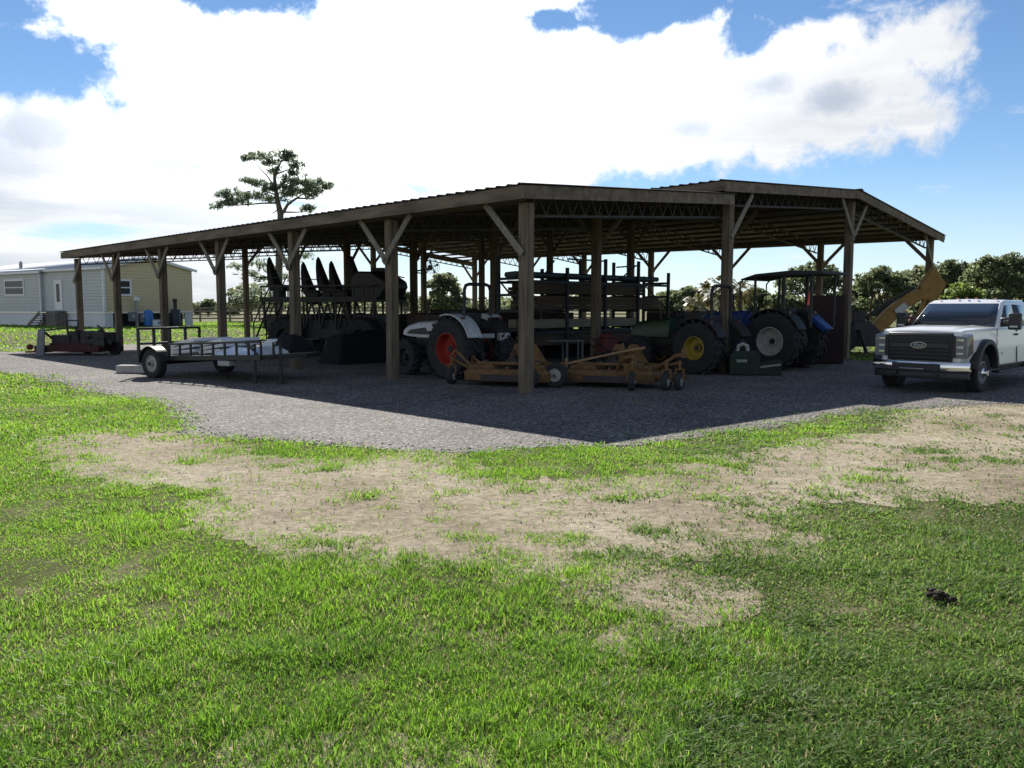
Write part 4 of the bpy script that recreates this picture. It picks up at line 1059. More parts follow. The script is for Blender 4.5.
mb = MB(); mb.box((.5, 0, .95), (4.3, 1.5, .7)); mb.box((2.1, 0, 1.35), (1.4, 1.3, .3)); mb.box((-.9,0,1.38),(.9,1.2,.22)); mb.build('buggy_body', mat('dark_green_hull', (.03,.035,.03), .7), bg, bevel=.04)
for x in (-1.3, 2.0):
    for s in (-1, 1): wheel(bg, (x, s*1.0, .68), .68, .5, .32, M_mach, s, lugs=16, dish=.1, bolts=6)
mb = MB(); 
for y in (-.35, .35): mb.bar((-3.5, y, .2), (-2.55, y, 2.0), .06, .05); mb.bar((-3.4,y,1.15),(-2.3,y,3.0),.035,.035); mb.bar((-3.4,y,.4),(-3.4,y,1.15),.035,.035)
for k in range(6): t = k/6; mb.box((-3.5+.95*(t+.1), 0, .2+1.8*(t+.1)), (.2, .7, .03))
mb.build('boarding_stair', M_mach, bg)
def seat(x, y, zb, s=1.0):
    m = MB(); m.M = Matrix.Translation((x, y, zb))
    m.box((.20, 0, .10), (.60, .52, .16))
    pr = [(.12, .10, .24), (-.05, .50, .20), (-.19, .90, .13), (-.28, 1.20, .07), (-.32, 1.30, .03)]; bk = [(-.16, .10, .27), (-.26, .50, .25), (-.33, .90, .18), (-.37, 1.18, .10), (-.34, 1.30, .05)]
    vs = []; fs = []
    for (xf, z, w), (xb, zb_, wb_) in zip(pr, bk): vs += [(xf, -w, z), (xf, w, z), (xb, wb_, zb_), (xb, -wb_, zb_)]
    for q in range(4):
        for e in range(4): fs.append((q*4+e, q*4+(e+1)%4, q*4+4+(e+1)%4, q*4+4+e))
    fs += [(3,2,1,0), (16,17,18,19)]; m.add(vs, fs)
    m.prism([(-.25, .28), (.42, .26), (.44, .20), (-.22, .18)], -.31, -.26); m.prism([(-.25, .28), (.42, .26), (.44, .20), (-.22, .18)], .26, .31)
    m.box((.1, 0, -.12), (.35, .35, .3))
    return m.build('bucket_seat', M_seat, bg, bevel=.03)
inv = Matrix.Rotation(-rzb, 3, 'Z')
for px, py, Y in ((270, 257, 31.0), (304, 262, 30.6), (319, 257, 30.2), (332, 261, 29.9), (352, 256, 29.5)):
    w_ = at(px, py, Y); l = inv @ (w_-g_)
    seat(l.x+.30, max(-.6, min(.6, l.y)), w_.z-1.30)
mb = MB(); mb.prism([(1.35, 2.03), (1.3, 2.75), (1.55, 3.0), (2.2, 2.98), (2.75, 2.65), (2.8, 2.45), (2.55, 2.03)], -.75, .75); mb.build('engine_cover', M_blk, bg, bevel=.06)
mb = MB(); mb.box((2.1,0,3.05),(.5,.5,.16)); mb.bar((2.2,-.5,3.0),(3.4,-.5,2.75),.04,.04); mb.build('control_box', M_blk, bg, bevel=.03)

# ================================================================== lumber rack (along v) with boards and pipes
RU = 6.4; v0r, v1r = 5.9, 13.6
rk = thing('lumber_rack', 'tall dark steel rack full of boards and pipes in the middle of the barn', 'rack', P(RU, v0r), R(45))
RLn = v1r-v0r
M_rk = mat('rack_steel', (.03,.035,.045), .6, .3, var=.3)
for k, x in enumerate((.05, 2.05, 4.0, 5.85, RLn)):
    mb = MB(); zt = 3.0 if k in (1, 4) else 3.35
    for y in (-.55, .55): mb.bar((x, y, 0), (x, y, zt if y < 0 or k not in (4,) else 2.9), .09, .09)
    for z in (.5, 1.05, 1.62, 2.12, 2.62): mb.bar((x, -.55, z), (x, .55, z), .07, .08)
    mb.bar((x, -.55, 1.62), (x, .55, 2.6), .04, .04)
    mb.build('rack_frame', M_rk, rk)
for y in (-.6, .6):
    for z in (2.62, 1.05): 
        mb = MB(); mb.bar((0, y, z-.1), (RLn, y, z-.1), .05, .08); mb.build('rack_beam', M_rk, rk)
mb = MB(); mb.bar((2.05,-.55,3.28),(4.0,-.55,3.28),.04,.05); mb.bar((2.05,.55,2.7),(2.65,.55,3.3),.04,.04); mb.bar((4.6,-.55,3.1),(5.85,-.55,3.2),.04,.05); mb.bar((4.9,-.55,2.75),(5.7,-.55,3.2),.04,.04); mb.build('top_rail', M_rk, rk)
M_lum = mat('stored_lumber', (.075,.052,.034), .9, var=.35, vscale=4, stretch=(.2,1,1)); M_lum2 = mat('pale_lumber', (.23,.20,.145), .9, var=.2, vscale=4)
proto = {}
def lumber(tier, y, z, L_, w, h, x, m, lab, grp):
    key = (round(L_,2), w, h, m.name)
    if key not in proto:
        mb = MB(); mb.box((0,0,h/2), (L_, w, h)); o = mb.build('timber_board', m, None, bevel=.006); proto[key] = o.data
        tag(o, lab, 'board', grp); o.location = local_to(P(RU, v0r), R(45), (x, y, z)); o.rotation_euler = (0,0,R(45)); proto[key+('o',)] = o; return
    o = proto[key+('o',)].copy(); COL.objects.link(o); o.location = local_to(P(RU, v0r), R(45), (x, y, z)); o.rotation_euler = (0,0,R(45)+random.uniform(-.008,.008))
    o['label'] = lab; o['group'] = grp
for row in range(4):
    for k in range(4):
        lumber(2, -.40+k*.26, 2.165+row*.105, 5.6, .24, .10, 3.3+random.uniform(-.15,.15), M_lum, 'long brown board in the upper stack of the steel rack', 'boards in the rack, upper tier')
for row in range(3):
    for k in range(4):
        lumber(1, -.40+k*.26, 1.665+row*.145, 6.6, .24, .14, 3.9+random.uniform(-.1,.1), M_lum, 'thick brown timber on the middle tier of the steel rack', 'boards in the rack, middle tier')
for row in range(3):
    for k in range(3):
        lumber(3, -.36+k*.34, .545+row*.145, 6.2, .30, .14, 3.7+random.uniform(-.2,.2), M_lum, 'thick brown timber on the lowest arms of the steel rack', 'boards in the rack, lowest arms')
for k in range(3):
    lumber(0, -.36+k*.34, 1.095, 5.4, .32, .26, 3.2+random.uniform(-.1,.1), M_lum2, 'pale timber beam on the lower tier of the steel rack', 'boards in the rack, lower tier')
pp = None
for k in range(4):
    if pp is None:
        mb = MB(); mb.tube([(-3.7,0,0),(3.7,0,0)], .085, 12); pp = mb.build('long_pipe', mat('dark_blue_pipe', (.03,.06,.085), .5, var=.2), None)
        tag(pp, 'long dark pipe lying across the top arms of the steel rack', 'pipe', 'pipes on the rack'); o = pp
    else: o = pp.copy(); COL.objects.link(o)
    o.location = local_to(P(RU, v0r), R(45), (3.5+.1*k, -.4+k*.22, 2.75)); o.rotation_euler = (0,0,R(45))
# small items below and in front of the rack
g_ = Vector((1.5, 23.2, 0))
ts = thing('work_table', 'small grey legged work table in shade in front of the lumber rack', 'table', g_, R(10))
mb = MB(); mb.box((0,0,.80), (1.0,.6,.04)); mb.build('table_top', mat('dull_grey', (.14,.14,.14), .6), ts, bevel=.006)
for x in (-.0, .45):
    for y in (-.25,.25):
        mb = MB(); mb.bar((x,y,0),(x,y,.78),.04,.04); mb.build('leg', MATS['dull_grey'], ts)
g_ = Vector((2.5, 21.6, 0))
tl_ = thing('walk_behind_tiller', 'small dark red walk behind tiller in shade behind the orange mowers', 'tiller', g_, R(30))
mb = MB(); mb.box((0,0,.75),(.5,.4,.35)); mb.ball((.0,0,.98),(.2,.17,.1)); mb.build('engine', mat('tiller_red', (.08,.012,.010), .7), tl_, bevel=.04)
mb = MB(); mb.tube([(-.1,-.2,.6),(-.8,-.25,1.05),(-1.0,-.25,1.05)], .018, 6); mb.tube([(-.1,.2,.6),(-.8,.25,1.05),(-1.0,.25,1.05)], .018, 6); mb.bar((-.8,-.25,1.05),(-.8,.25,1.05),.03,.03); mb.build('handlebar', M_mach, tl_)
for s in (-1,1): wheel(tl_, (-.05,s*.3,.24), .24, .13, .11, M_gry, s, lugs=12, bolts=4)
mb = MB(); 
for k in range(6): mb.box((.35, -.25+k*.1, .22), (.38,.02,.06), Matrix.Rotation(k*.5,3,'Y'))
mb.box((.33,0,.45),(.4,.62,.04)); mb.bar((.3,0,.4),(0,0,.6),.06,.06); mb.build('tines', M_mach, tl_)
# reddish slatted bin right of the blue tractor
g_ = Vector((9.75, 25.6, 0))
bn = thing('slatted_bin', 'tall dark reddish slatted bin behind the blue canopy tractor', 'bin', g_, R(-20))
M_bin = mat('red_brown_slats', (.030,.016,.014), .9, var=.35)
for s in (-1, 1):
    mb = MB()
    for k in range(11): mb.box((0, s*.5, .16+k*.185), (1.1, .03, .183))
    mb.build('slat_side', M_bin, bn)
    mb = MB()
    for k in range(11): mb.box((s*.56, 0, .16+k*.185), (.03, .96, .183))
    mb.build('slat_side', M_bin, bn)
mb = MB()
for x in (-.53,.53):
    for y in (-.46,.46): mb.bar((x,y,0),(x,y,2.2),.07,.07)
mb.box((0,0,.06),(1.05,.9,.06)); mb.build('bin_frame', M_mach, bn)
# ================================================================== yellow backhoe beyond the right bay
bo = thing('backhoe', 'yellow backhoe with its folded arm raised behind the white pickup', 'backhoe', Vector((13.2, 31.5, 0)), 0)
inb = Matrix()
def bl(px, py): q = at(px, py, 31.5)-Vector((13.2, 31.5, 0)); return (q.x, q.z)
mb = MB(); mb.prism([bl(860,337), bl(873,343), bl(902,311), bl(925,296), bl(919,289), bl(906,293), bl(883,312)], -.16, .16); mb.build('boom', M_ywm, bo, bevel=.03)
mb = MB(); mb.prism([bl(921,300), bl(936,300), bl(945,284), bl(933,267), bl(926,275), bl(918,287)], -.14, .14); mb.build('dipper_stick', M_ywm, bo, bevel=.03)
mb = MB(); a = bl(866,318); b = bl(914,287); mb.tube([(a[0],.0,a[1]),(b[0],0,b[1])], .055, 10); a2 = bl(892,300); mb.tube([(a[0],0,a[1]),(a2[0],0,a2[1])], .085, 10); mb.build('hydraulic_ram', M_mach, bo)
mb = MB(); x, z = bl(899,309); mb.box((x, -.19, z), (.5,.04,.28), Matrix.Rotation(-.7,3,'Y')); mb.build('side_label', mat('grey_label', (.40,.42,.40), .5), bo, bevel=.005)
mb = MB(); mb.prism([bl(846,346), bl(874,346), bl(878,334), bl(862,320), bl(846,322)], -.6, .6); mb.box((bl(855,318)[0], 0, 1.35), (.5, .8, .5)); mb.build('swing_frame', M_mach, bo, bevel=.04)
mb = MB(); mb.prism([bl(905,327), bl(915,314), bl(928,320), bl(930,345), bl(918,350), bl(921,332)], -.32, .32); mb.build('bucket', M_rust, bo, bevel=.02)
mb = MB(); mb.bar((bl(924,300)[0],0,bl(924,300)[1]), (bl(917,322)[0],0,bl(917,322)[1]), .12, .14); mb.build('bucket_link', M_ywm, bo)
x0_ = bl(852,330)[0]
mb = MB(); mb.box((x0_-.7, .3, .8), (1.6, 1.3, .7)); mb.bar((x0_,-.7,.9),(x0_+.2,-.9,.03),.12,.12); mb.bar((x0_,.7,.9),(x0_+.2,.9,.03),.12,.12); mb.build('carrier_frame', M_mach, bo, bevel=.03)
mb = MB(); p = [bl(864,332), bl(868,300), bl(872,292)]; mb.tube([(p[0][0],-.3,p[0][1]),(p[1][0],-.32,p[1][1]),(p[2][0],-.3,p[2][1])], .03, 6); mb.box((p[0][0]-.2,.0,p[0][1]+.15),(.4,.6,.2)); mb.build('control_lever', M_rust, bo)
for s in (-1, 1): wheel(bo, (x0_-.7, .3+s*.85, .62), .62, .4, .3, M_ywm, s, lugs=18, dish=.1)

# ================================================================== made-up dark wagons and piles that deepen the shade at the barn back
def wagon(label, loc, rz, L_, H, mcol):  # invented dark wagon, blocks the sunlit ground seen through the barn
    t = thing('filler_wagon', label, 'wagon', loc, rz)
    mb = MB(); mb.box((0, 0, .62), (L_, 1.8, .14)); mb.build('wagon_bed', M_mach, t, bevel=.01)
    for s_ in (-1, 1):
        mb = MB()
        for k in range(4): mb.box((0, s_*.9, .74+(H-.7)*(k+.5)/4), (L_, .05, (H-.7)/4*.97))
        mb.build('side_board', mcol, t)
        mb = MB(); mb.box((s_*(L_/2-.03), 0, .70+(H-.7)/2), (.05, 1.74, H-.72)); mb.build('end_board', mcol, t)
        for x in (-L_*.32, L_*.32): wheel(t, (x, s_*.78, .36), .36, .22, .2, M_mach, s_, bolts=5)
    mb = MB(); mb.bar((L_/2, 0, .55), (L_/2+1.1, 0, .45), .09, .09); mb.build('drawbar', M_mach, t)
    mb = MB()
    for k in range(int(L_*4)): mb.box((random.uniform(-L_/2+.5, L_/2-.5), random.uniform(-.6, .6), random.uniform(.8, H-.02)), (random.uniform(.3,.8), random.uniform(.2,.5), .3), Matrix.Rotation(random.uniform(-.4,.4), 3, 'Z'))
    o = mb.build('load', M_blk, t)
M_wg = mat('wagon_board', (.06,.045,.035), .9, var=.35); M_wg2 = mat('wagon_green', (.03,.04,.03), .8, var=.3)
wagon('added dark board sided wagon hiding bright ground behind the lumber rack', P(10.5, 9.2), R(45), 6.8, 1.5, M_wg)
wagon('added dark wagon hiding bright ground behind the blue tractor', P(7.5, 18.6), R(45), 5.5, 1.5, M_wg)
wagon('added dark wagon hiding bright ground behind the raised buggy', P(20.2, 8.9), R(45), 6.6, 1.4, M_wg2)
wagon('added dark wagon hiding bright ground between the middle post rows', P(16.2, 15), R(45), 7.0, 1.6, M_wg)

def filler_pile(label, loc, rz, L_, W_, H_, seed):  # invented dark heap, fills bright gaps low inside the barn
    nx, ny = 46, 18; X, Y = np.meshgrid(np.linspace(-L_/2, L_/2, nx), np.linspace(-W_/2, W_/2, ny))
    ex = np.minimum((L_/2-np.abs(X))/.25, (W_/2-np.abs(Y))/.2); Z = H_*np.clip(ex, 0, 1)*(.72+.4*vnoise(X+9, Y, 1.1, seed)+.08*vnoise(X, Y, 5, seed+1))
    idx = np.arange(nx*ny).reshape(ny, nx); q = np.stack([idx[:-1,:-1], idx[:-1,1:], idx[1:,1:], idx[1:,:-1]], -1).reshape(-1, 4)
    o = npmesh('filler_pile', np.stack([X, Y, Z], -1).reshape(-1, 3), q.ravel(), np.full(len(q), 4), mat('dark_tarp', (.014,.015,.017), .85, spec=.15)); o.location = loc; o.rotation_euler = (0,0,rz); tag(o, label, 'pile')
filler_pile('added dark tarped pile filling a bright gap behind the lumber rack', P(7.9, 9.6), R(45), 7.0, 1.1, .95, 61)
filler_pile('added dark tarped pile on the floor behind the white tractor', P(10.2, 3.9), R(45), 4.2, 1.3, .95, 63)
# ================================================================== mobile home
aH = R(35); E_ = Vector((math.sin(aH), math.cos(aH), 0)); Gd = Vector((-math.cos(aH), math.sin(aH), 0)); rzH = math.atan2(E_.y, E_.x)
HZ = .45
c0 = at(106, 328.5, 52); H0 = Vector((c0.x, c0.y, HZ))
def on_plane(px, py, org, nrm):
    d = ray(px, py); t = (org-CAM).dot(nrm)/d.dot(nrm); return CAM+d*t
def on_side(px, py, off=0.): p = on_plane(px, py, H0-E_*off, E_)-H0; return p.dot(Gd), p.z     # long grey wall (local y, z)
def on_end(px, py): p = on_plane(px, py, H0, Gd)-H0; return p.dot(E_), p.z
hs = thing('mobile_home', 'long low mobile home with grey side walls and a beige end wall at left', 'house', H0, rzH)
def siding(name, col, sc=5.6):
    m = bpy.data.materials.new(name); m.use_nodes = True; nt = m.node_tree; N = nt.nodes; L = nt.links; b = N['Principled BSDF']
    b.inputs['Roughness'].default_value = .6
    tc = N.new('ShaderNodeTexCoord'); sx = N.new('ShaderNodeSeparateXYZ'); L.new(tc.outputs['Object'], sx.inputs[0])
    mu = N.new('ShaderNodeMath'); mu.operation = 'MULTIPLY'; mu.inputs[1].default_value = sc; L.new(sx.outputs['Z'], mu.inputs[0])
    fr = N.new('ShaderNodeMath'); fr.operation = 'FRACT'; L.new(mu.outputs[0], fr.inputs[0])
    bp = N.new('ShaderNodeBump'); bp.inputs['Strength'].default_value = .9; bp.inputs['Distance'].default_value = .04; L.new(fr.outputs[0], bp.inputs['Height']); L.new(bp.outputs['Normal'], b.inputs['Normal'])
    nz = N.new('ShaderNodeTexNoise'); nz.inputs['Scale'].default_value = 1.2; nz.inputs['Detail'].default_value = 5; L.new(tc.outputs['Object'], nz.inputs['Vector'])
    rp = N.new('ShaderNodeValToRGB'); rp.color_ramp.elements[0].color = (*[c*.88 for c in col], 1); rp.color_ramp.elements[1].color = (*[c*1.08 for c in col], 1)
    L.new(nz.outputs['Fac'], rp.inputs['Fac']); L.new(rp.outputs['Color'], b.inputs['Base Color']); return m
M_gs = siding('grey_blue_siding', (.60,.615,.625)); M_bs = siding('beige_siding', (.70,.575,.36)); M_sk = siding('pale_skirting', (.70,.715,.73), 1.2)
M_tr = mat('white_trim', (.78,.78,.78), .5, var=.04); M_hr = mat('house_roof', (.50,.52,.55), .7, var=.12); M_win = mat('house_window_glass', (.03,.035,.04), .15, var=.1, spec=.15)
zeC = on_end(106, 267)[1]; wE = on_end(192, 300)[0]; zeF = zeC; zSk = on_end(106, 312.5)[1]
LH = 20.; zRg = zeC+.75; jog = 0.25; yJ = on_side(47.5, 300)[0]
print('house', zeC, wE, zSk, yJ)
def laps_side(x, y0, y1, z0, z1):
    mb = MB(); n = int((z1-z0)/.20); h = (z1-z0)/n
    for k in range(n): a = z0+k*h; mb.prism([(x+.05, a), (x-.085, a), (x-.05, a+h), (x+.05, a+h)], y0, y1)
    return mb
laps_side(0, 0, LH, zSk, zeC).build('side_wall', M_gs, hs, smooth=10)
mb = laps_side(-jog, yJ+.3, LH+.3, zSk, zeC-.05); mb.box((-jog/2, yJ+.35, (zSk+zeC)/2), (jog, .10, zeC-zSk-.06)); mb.build('extension_wall', M_gs, hs)
mb = MB(); mb.prism([(.05, zeC-.001), (wE, zeC-.001), (wE/2, zRg-.08)], -.05, .05)
n_ = int((zeC-zSk)/.20); h_ = (zeC-zSk)/n_
for k in range(n_):
    a = zSk+k*h_; vs = []
    for x in (.05, wE): vs += [(x, .05, a), (x, -.085, a), (x, -.05, a+h_), (x, .05, a+h_)]
    mb.add(vs, [(0,1,2,3), (7,6,5,4), (0,4,5,1), (1,5,6,2), (2,6,7,3), (3,7,4,0)])
mb.build('end_wall', M_bs, hs, smooth=10)
mb = MB(); mb.box((wE, LH/2, (zSk+zeC)/2), (.10, LH, zeC-zSk)); mb.build('side_wall', M_gs, hs)
mb = MB(); mb.box((.03, LH/2, zSk/2-.05), (.06, LH-.1, zSk-.0)); mb.box((-jog+.04, (yJ+LH)/2+.35, zSk/2-.05), (.06, LH-yJ, zSk)); mb.box((.25, .0, zSk/2-.05), (.45, .05, zSk)); mb.box((wE-.3, 0, zSk/2-.05), (.6, .05, zSk)); mb.build('skirting', M_sk, hs)
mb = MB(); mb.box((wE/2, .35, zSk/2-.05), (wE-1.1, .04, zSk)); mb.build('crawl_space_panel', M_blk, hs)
mb = MB(); ov = .25
mb.add([(-ov, -ov, zeC-.02), (wE/2, -ov, zRg), (wE+ov, -ov, zeC-.02), (-ov, LH, zeC-.02), (wE/2, LH, zRg), (wE+ov, LH, zeC-.02)], [(0,1,4,3),(1,2,5,4)])
mb.build('roof', M_hr, hs, solid=.10)
mb = MB(); mb.add([(-jog-ov, yJ-.1, zeC-.14), (-.05, yJ-.1, zeC+.06), (-jog-ov, LH, zeC-.14), (-.05, LH, zeC+.06)], [(0,1,3,2)]); mb.build('extension_roof', M_hr, hs, solid=.08)
mb = MB(); mb.bar((-ov-.02,-ov-.01,zeC-.07),(-ov-.02,yJ-.12,zeC-.07),.04,.16); mb.bar((-ov,-ov-.06,zeC-.06),(wE/2,-ov-.06,zRg-.04),.03,.17); mb.bar((wE/2,-ov-.06,zRg-.04),(wE+ov,-ov-.06,zeC-.06),.03,.17)
mb.bar((-jog-ov-.03, yJ-.1, zeC-.17), (-jog-ov-.03, LH, zeC-.17), .04, .14)
for x, y in ((-.06,-.06),): mb.box((x, y, (zSk+zeC)/2), (.14, .14, zeC-zSk-.1))
mb.box((-jog-.05, yJ+.30, (zSk+zeC)/2), (.08,.10,zeC-zSk-.2)); mb.box((wE/2, -.08, zSk), (wE, .07, .07)); mb.box((-.06, yJ/2, zSk), (.05, yJ, .06)); mb.build('trim', M_tr, hs)
def win_side(px0, px1, py0, py1, off, nm='window'):
    y0, z1 = on_side(px1, py0, off); y1, z0 = on_side(px0, py1, off)
    mb = MB(); x = -off-.095; cy, cz = (y0+y1)/2, (z0+z1)/2; w, h = y1-y0, z1-z0
    mb.box((x, cy, cz+h/2-.06), (.06, w, .12)); mb.box((x, cy, cz-h/2+.06), (.06, w, .12)); mb.box((x, cy-w/2+.06, cz), (.06, .12, h-.24)); mb.box((x, cy+w/2-.06, cz), (.06, .12, h-.24)); mb.box((x, cy, cz), (.05, w-.24, .07))
    o = mb.build(nm, M_tr, hs); mb = MB(); mb.box((x+.012, cy, cz), (.02, w-.2, h-.2)); mb.build('pane', M_win, o); return o
win_side(6.5, 25, 279, 296, jog)
y0, z1 = on_end(115, 279)[0], on_end(115, 279)[1]; x1, z0 = on_end(131, 296)
mb = MB(); cx, cz, w, h = (y0+x1)/2, (z0+z1)/2, x1-y0, z1-z0; yy = -.105
mb.box((cx, yy, cz+h/2-.06), (w, .06, .12)); mb.box((cx, yy, cz-h/2+.06), (w, .06, .12)); mb.box((cx-w/2+.06, yy, cz), (.12, .06, h-.24)); mb.box((cx+w/2-.06, yy, cz), (.12, .06, h-.24)); mb.box((cx, yy, cz), (w-.24, .05, .07))
o = mb.build('window', M_tr, hs); mb = MB(); mb.box((cx, yy+.012, cz), (w-.2, .02, h-.2)); mb.build('pane', M_win, o)
ya, za = on_side(63, 280); yb, zb = on_side(57, 310)
mb = MB(); mb.box((-.10, (ya+yb)/2, (za+zb)/2), (.05, abs(yb-ya), za-zb)); dr = mb.build('door', M_tr, hs, bevel=.01)
mb = MB(); mb.box((-.13, (ya+yb)/2, (za+zb)/2+.15), (.02, abs(yb-ya)*.4, (za-zb)*.6)); mb.build('door_pane', M_win, dr)
# stoop and steps
y1, _ = on_side(46, 311, .8); y0, _ = on_side(55.5, 311, .8); zs = on_side(55, 311, .8)[1]
M_wd = mat('dark_stoop_wood', (.17,.145,.125), .9, var=.3)
mb = MB(); mb.box((-.44, (y0+y1)/2, zs-.04), (.75, y1-y0, .08)); 
for k in range(9): mb.box((-.80, y0+(y1-y0)*(k+.5)/9, zs/2-.08), (.04, (y1-y0)/9*.9, zs))
mb.box((-.44, y0+.03, zs/2-.1), (.70, .05, zs)); mb.build('stoop', M_wd, hs)
mb = MB(); 
for k in range(6): mb.box((-.75, y1+.15+k*.28, zs*(1-(k+1)/6.5)), (1.0, .30, .05)); mb.box((-.75, y1+.02+k*.28, zs*(1-(k+1)/6.5)/2), (.06, .06, zs*(1-(k+1)/6.5)+.1))
for x in (-.30, -1.22): mb.bar((x, y1, zs-.1), (x, y1+1.8, .0), .04, .2)
mb.build('entry_steps', M_wd, hs)
mb = MB(); p = on_plane(20, 266.5, H0+E_*.8, E_)-H0; mb.lathe([(0,-.02),(.2,0),(.3,.06),(.28,.07),(0,.02)], 20, 'x', (.8, p.dot(Gd), p.z+.1)); mb.bar((.8,p.dot(Gd),p.z+.1),(.85,p.dot(Gd),zeC),.05,.05); mb.build('satellite_dish', M_gry, hs)
# utilities by the beige wall
def endp(px, py, out): p = on_plane(px, py, H0-Gd*out, Gd); return p
def small(name, label, cat, px, build, out=.6):
    p = endp(px, 328, out); t = thing(name, label, cat, (p.x, p.y, HZ-.02), rzH); build(t); return t
def b_tank(t):
    mb = MB(); mb.lathe([(0,0),(.27,0),(.29,.08),(.29,.86),(.24,.98),(.08,1.02),(0,1.02)], 20, 'z', (0,0,.1)); mb.build('tank_shell', mat('blue_plastic', (.03,.17,.48), .4), t)
    mb = MB(); mb.lathe([(0,1.1),(.07,1.1),(.07,1.2),(0,1.2)], 10, 'z'); mb.build('valve', M_gry, t); mb = MB(); mb.lathe([(0,0),(.31,0),(.31,.1),(0,.1)], 18, 'z'); mb.build('base', M_blk, t)
small('pressure_tank', 'blue water pressure tank standing by the beige end wall', 'tank', 149, b_tank)
def b_bar(t):
    mb = MB(); mb.lathe([(0,0),(.30,0),(.32,.1),(.32,1.1),(.30,1.15),(.0,1.17)], 20, 'z'); mb.build('barrel_shell', mat('navy_plastic', (.02,.025,.04), .5), t)
    mb = MB(); mb.tube([(0,0,1.1),(0,0,1.75)], .12, 10); mb.box((0,0,1.75),(.2,.2,.25)); mb.build('filter_head', M_blk, t)
small('water_softener', 'dark upright water softener barrel near the far corner of the beige wall', 'water tank', 176, b_bar)
def b_met(t):
    mb = MB(); mb.bar((0,.2,0),(0,.2,1.8),.14,.12); mb.build('riser_pipe', M_gry, t); mb = MB(); mb.box((0,.15,1.85),(.34,.2,.26)); mb.build('meter_box', M_tr, t, bevel=.02)
    mb = MB(); mb.box((-.35,.1,.7),(.5,.2,.6)); mb.box((.35,.1,.6),(.4,.2,.55)); mb.build('switch_box', mat('box_grey', (.16,.17,.19), .5), t, bevel=.02)
    for x in (-.35, .3):
        mb = MB(); mb.lathe([(0,-.06),(.12,-.06),(.12,.0),(0,.0)], 14, 'y', (x,0,.72)); mb.build('meter_dial', M_gry, t)
small('utility_meter', 'grey utility meter post with switch boxes left of the blue tank', 'utility meter', 139, b_met)
def b_bx(t):
    mb = MB(); mb.box((0,0,.25),(.7,.5,.44)); mb.build('carton', M_tr, t, bevel=.02); mb = MB(); mb.box((.05,-.256,.28),(.4,.01,.2)); mb.build('front_panel', mat('panel_blue_grey', (.25,.33,.42), .5), t)
    mb = MB(); mb.box((0,0,.49),(.74,.54,.05)); mb.build('lid', M_gry, t, bevel=.01)
small('white_crate', 'low white crate on the grass right of the blue tank', 'crate', 158, b_bx, .9)

# ================================================================== field fence
M_fw = mat('fence_wood', (.20,.17,.13), .9, var=.25)
def zt_(p): return float(terrain(p.x, p.y))
def fence(label, a, b, n):
    a = Vector(a); b = Vector(b); t = thing('rail_fence', label, 'fence', (a.x, a.y, 0), math.atan2(b.y-a.y, b.x-a.x)); L_ = (b-a).length
    for k in range(n+1):
        x = L_*k/n; w = a.lerp(b, k/n); z = zt_(w); mb = MB(); mb.box((x, 0, z+.6), (.16, .16, 1.35)); mb.build('fence_post', M_fw, t, bevel=.01)
    for z in (.30, .62, .94, 1.22):
        for k in range(n):
            wa = a.lerp(b, k/n); wb = a.lerp(b, (k+1)/n); mb = MB(); mb.bar((L_*k/n, -.10, zt_(wa)+z), (L_*(k+1)/n, -.10, zt_(wb)+z), .04, .13); mb.build('rail', M_fw, t)
fence('brown four rail wooden fence running across the field behind the barn', (-30, 72, 0), (12, 80, 0), 17)
# ================================================================== trees
rngt = np.random.default_rng(11)
M_bark = mat('bark', (.10,.08,.06), .95, var=.4, vscale=6)
LM = {'oak': leaf_mat('oak_leaves', (.066,.092,.044), (.195,.23,.115), .50, .45, .25),
      'pale': leaf_mat('pale_leaves', (.095,.12,.06), (.25,.28,.15), .50, .45, .25),
      'bright': leaf_mat('bright_leaves', (.085,.15,.03), (.23,.30,.08), .45, .4, .5),
      'pine': leaf_mat('pine_needles', (.10,.14,.10), (.21,.255,.175), .58, .45, .4),
      'palm': leaf_mat('palm_leaves', (.09,.10,.035), (.24,.215,.09), .35, .4, .5)}
def leaves(name, pts, sizes, m, parent, long=1.0, flat=.0):
    n = len(pts); nr = rngt.normal(0, 1, (n, 3)); nr[:, 2] = nr[:, 2]*(1-flat)+flat*1.5
    nr /= np.linalg.norm(nr, axis=1)[:, None]; t = rngt.normal(0, 1, (n, 3)); a = np.cross(nr, t); a /= np.linalg.norm(a, axis=1)[:, None]; b = np.cross(nr, a)
    s = sizes[:, None]*.5; a = a*s*long; b = b*s/long
    bend = nr*s*.35
    v = np.stack([pts-a, pts-b*.75+bend*.5, pts+a-bend, pts+b*.75+bend*.5], 1).reshape(-1, 3)
    return npmesh(name, v, np.arange(4*n), np.full(n, 4), m, parent)
def blob_pts(c, r, n, shell=.35):
    d = rngt.normal(0, 1, (n, 3)); d /= np.linalg.norm(d, axis=1)[:, None]
    k = rngt.uniform(shell, 1.0, n)**.55
    return np.array(c)+d*k[:, None]*np.array(r)
def limb(mb, p0, p1, r0, r1, wob=.12, k=4):
    p0 = Vector(p0); p1 = Vector(p1); L_ = (p1-p0).length; pts = []
    for i in range(k+1):
        t = i/k; p = p0.lerp(p1, t)
        if 0 < i < k: p += Vector((random.uniform(-1,1), random.uniform(-1,1), random.uniform(-.5,.8)))*wob*L_*.3
        pts.append(p)
    mb.tube(pts, [r0+(r1-r0)*i/k for i in range(k+1)], 7)
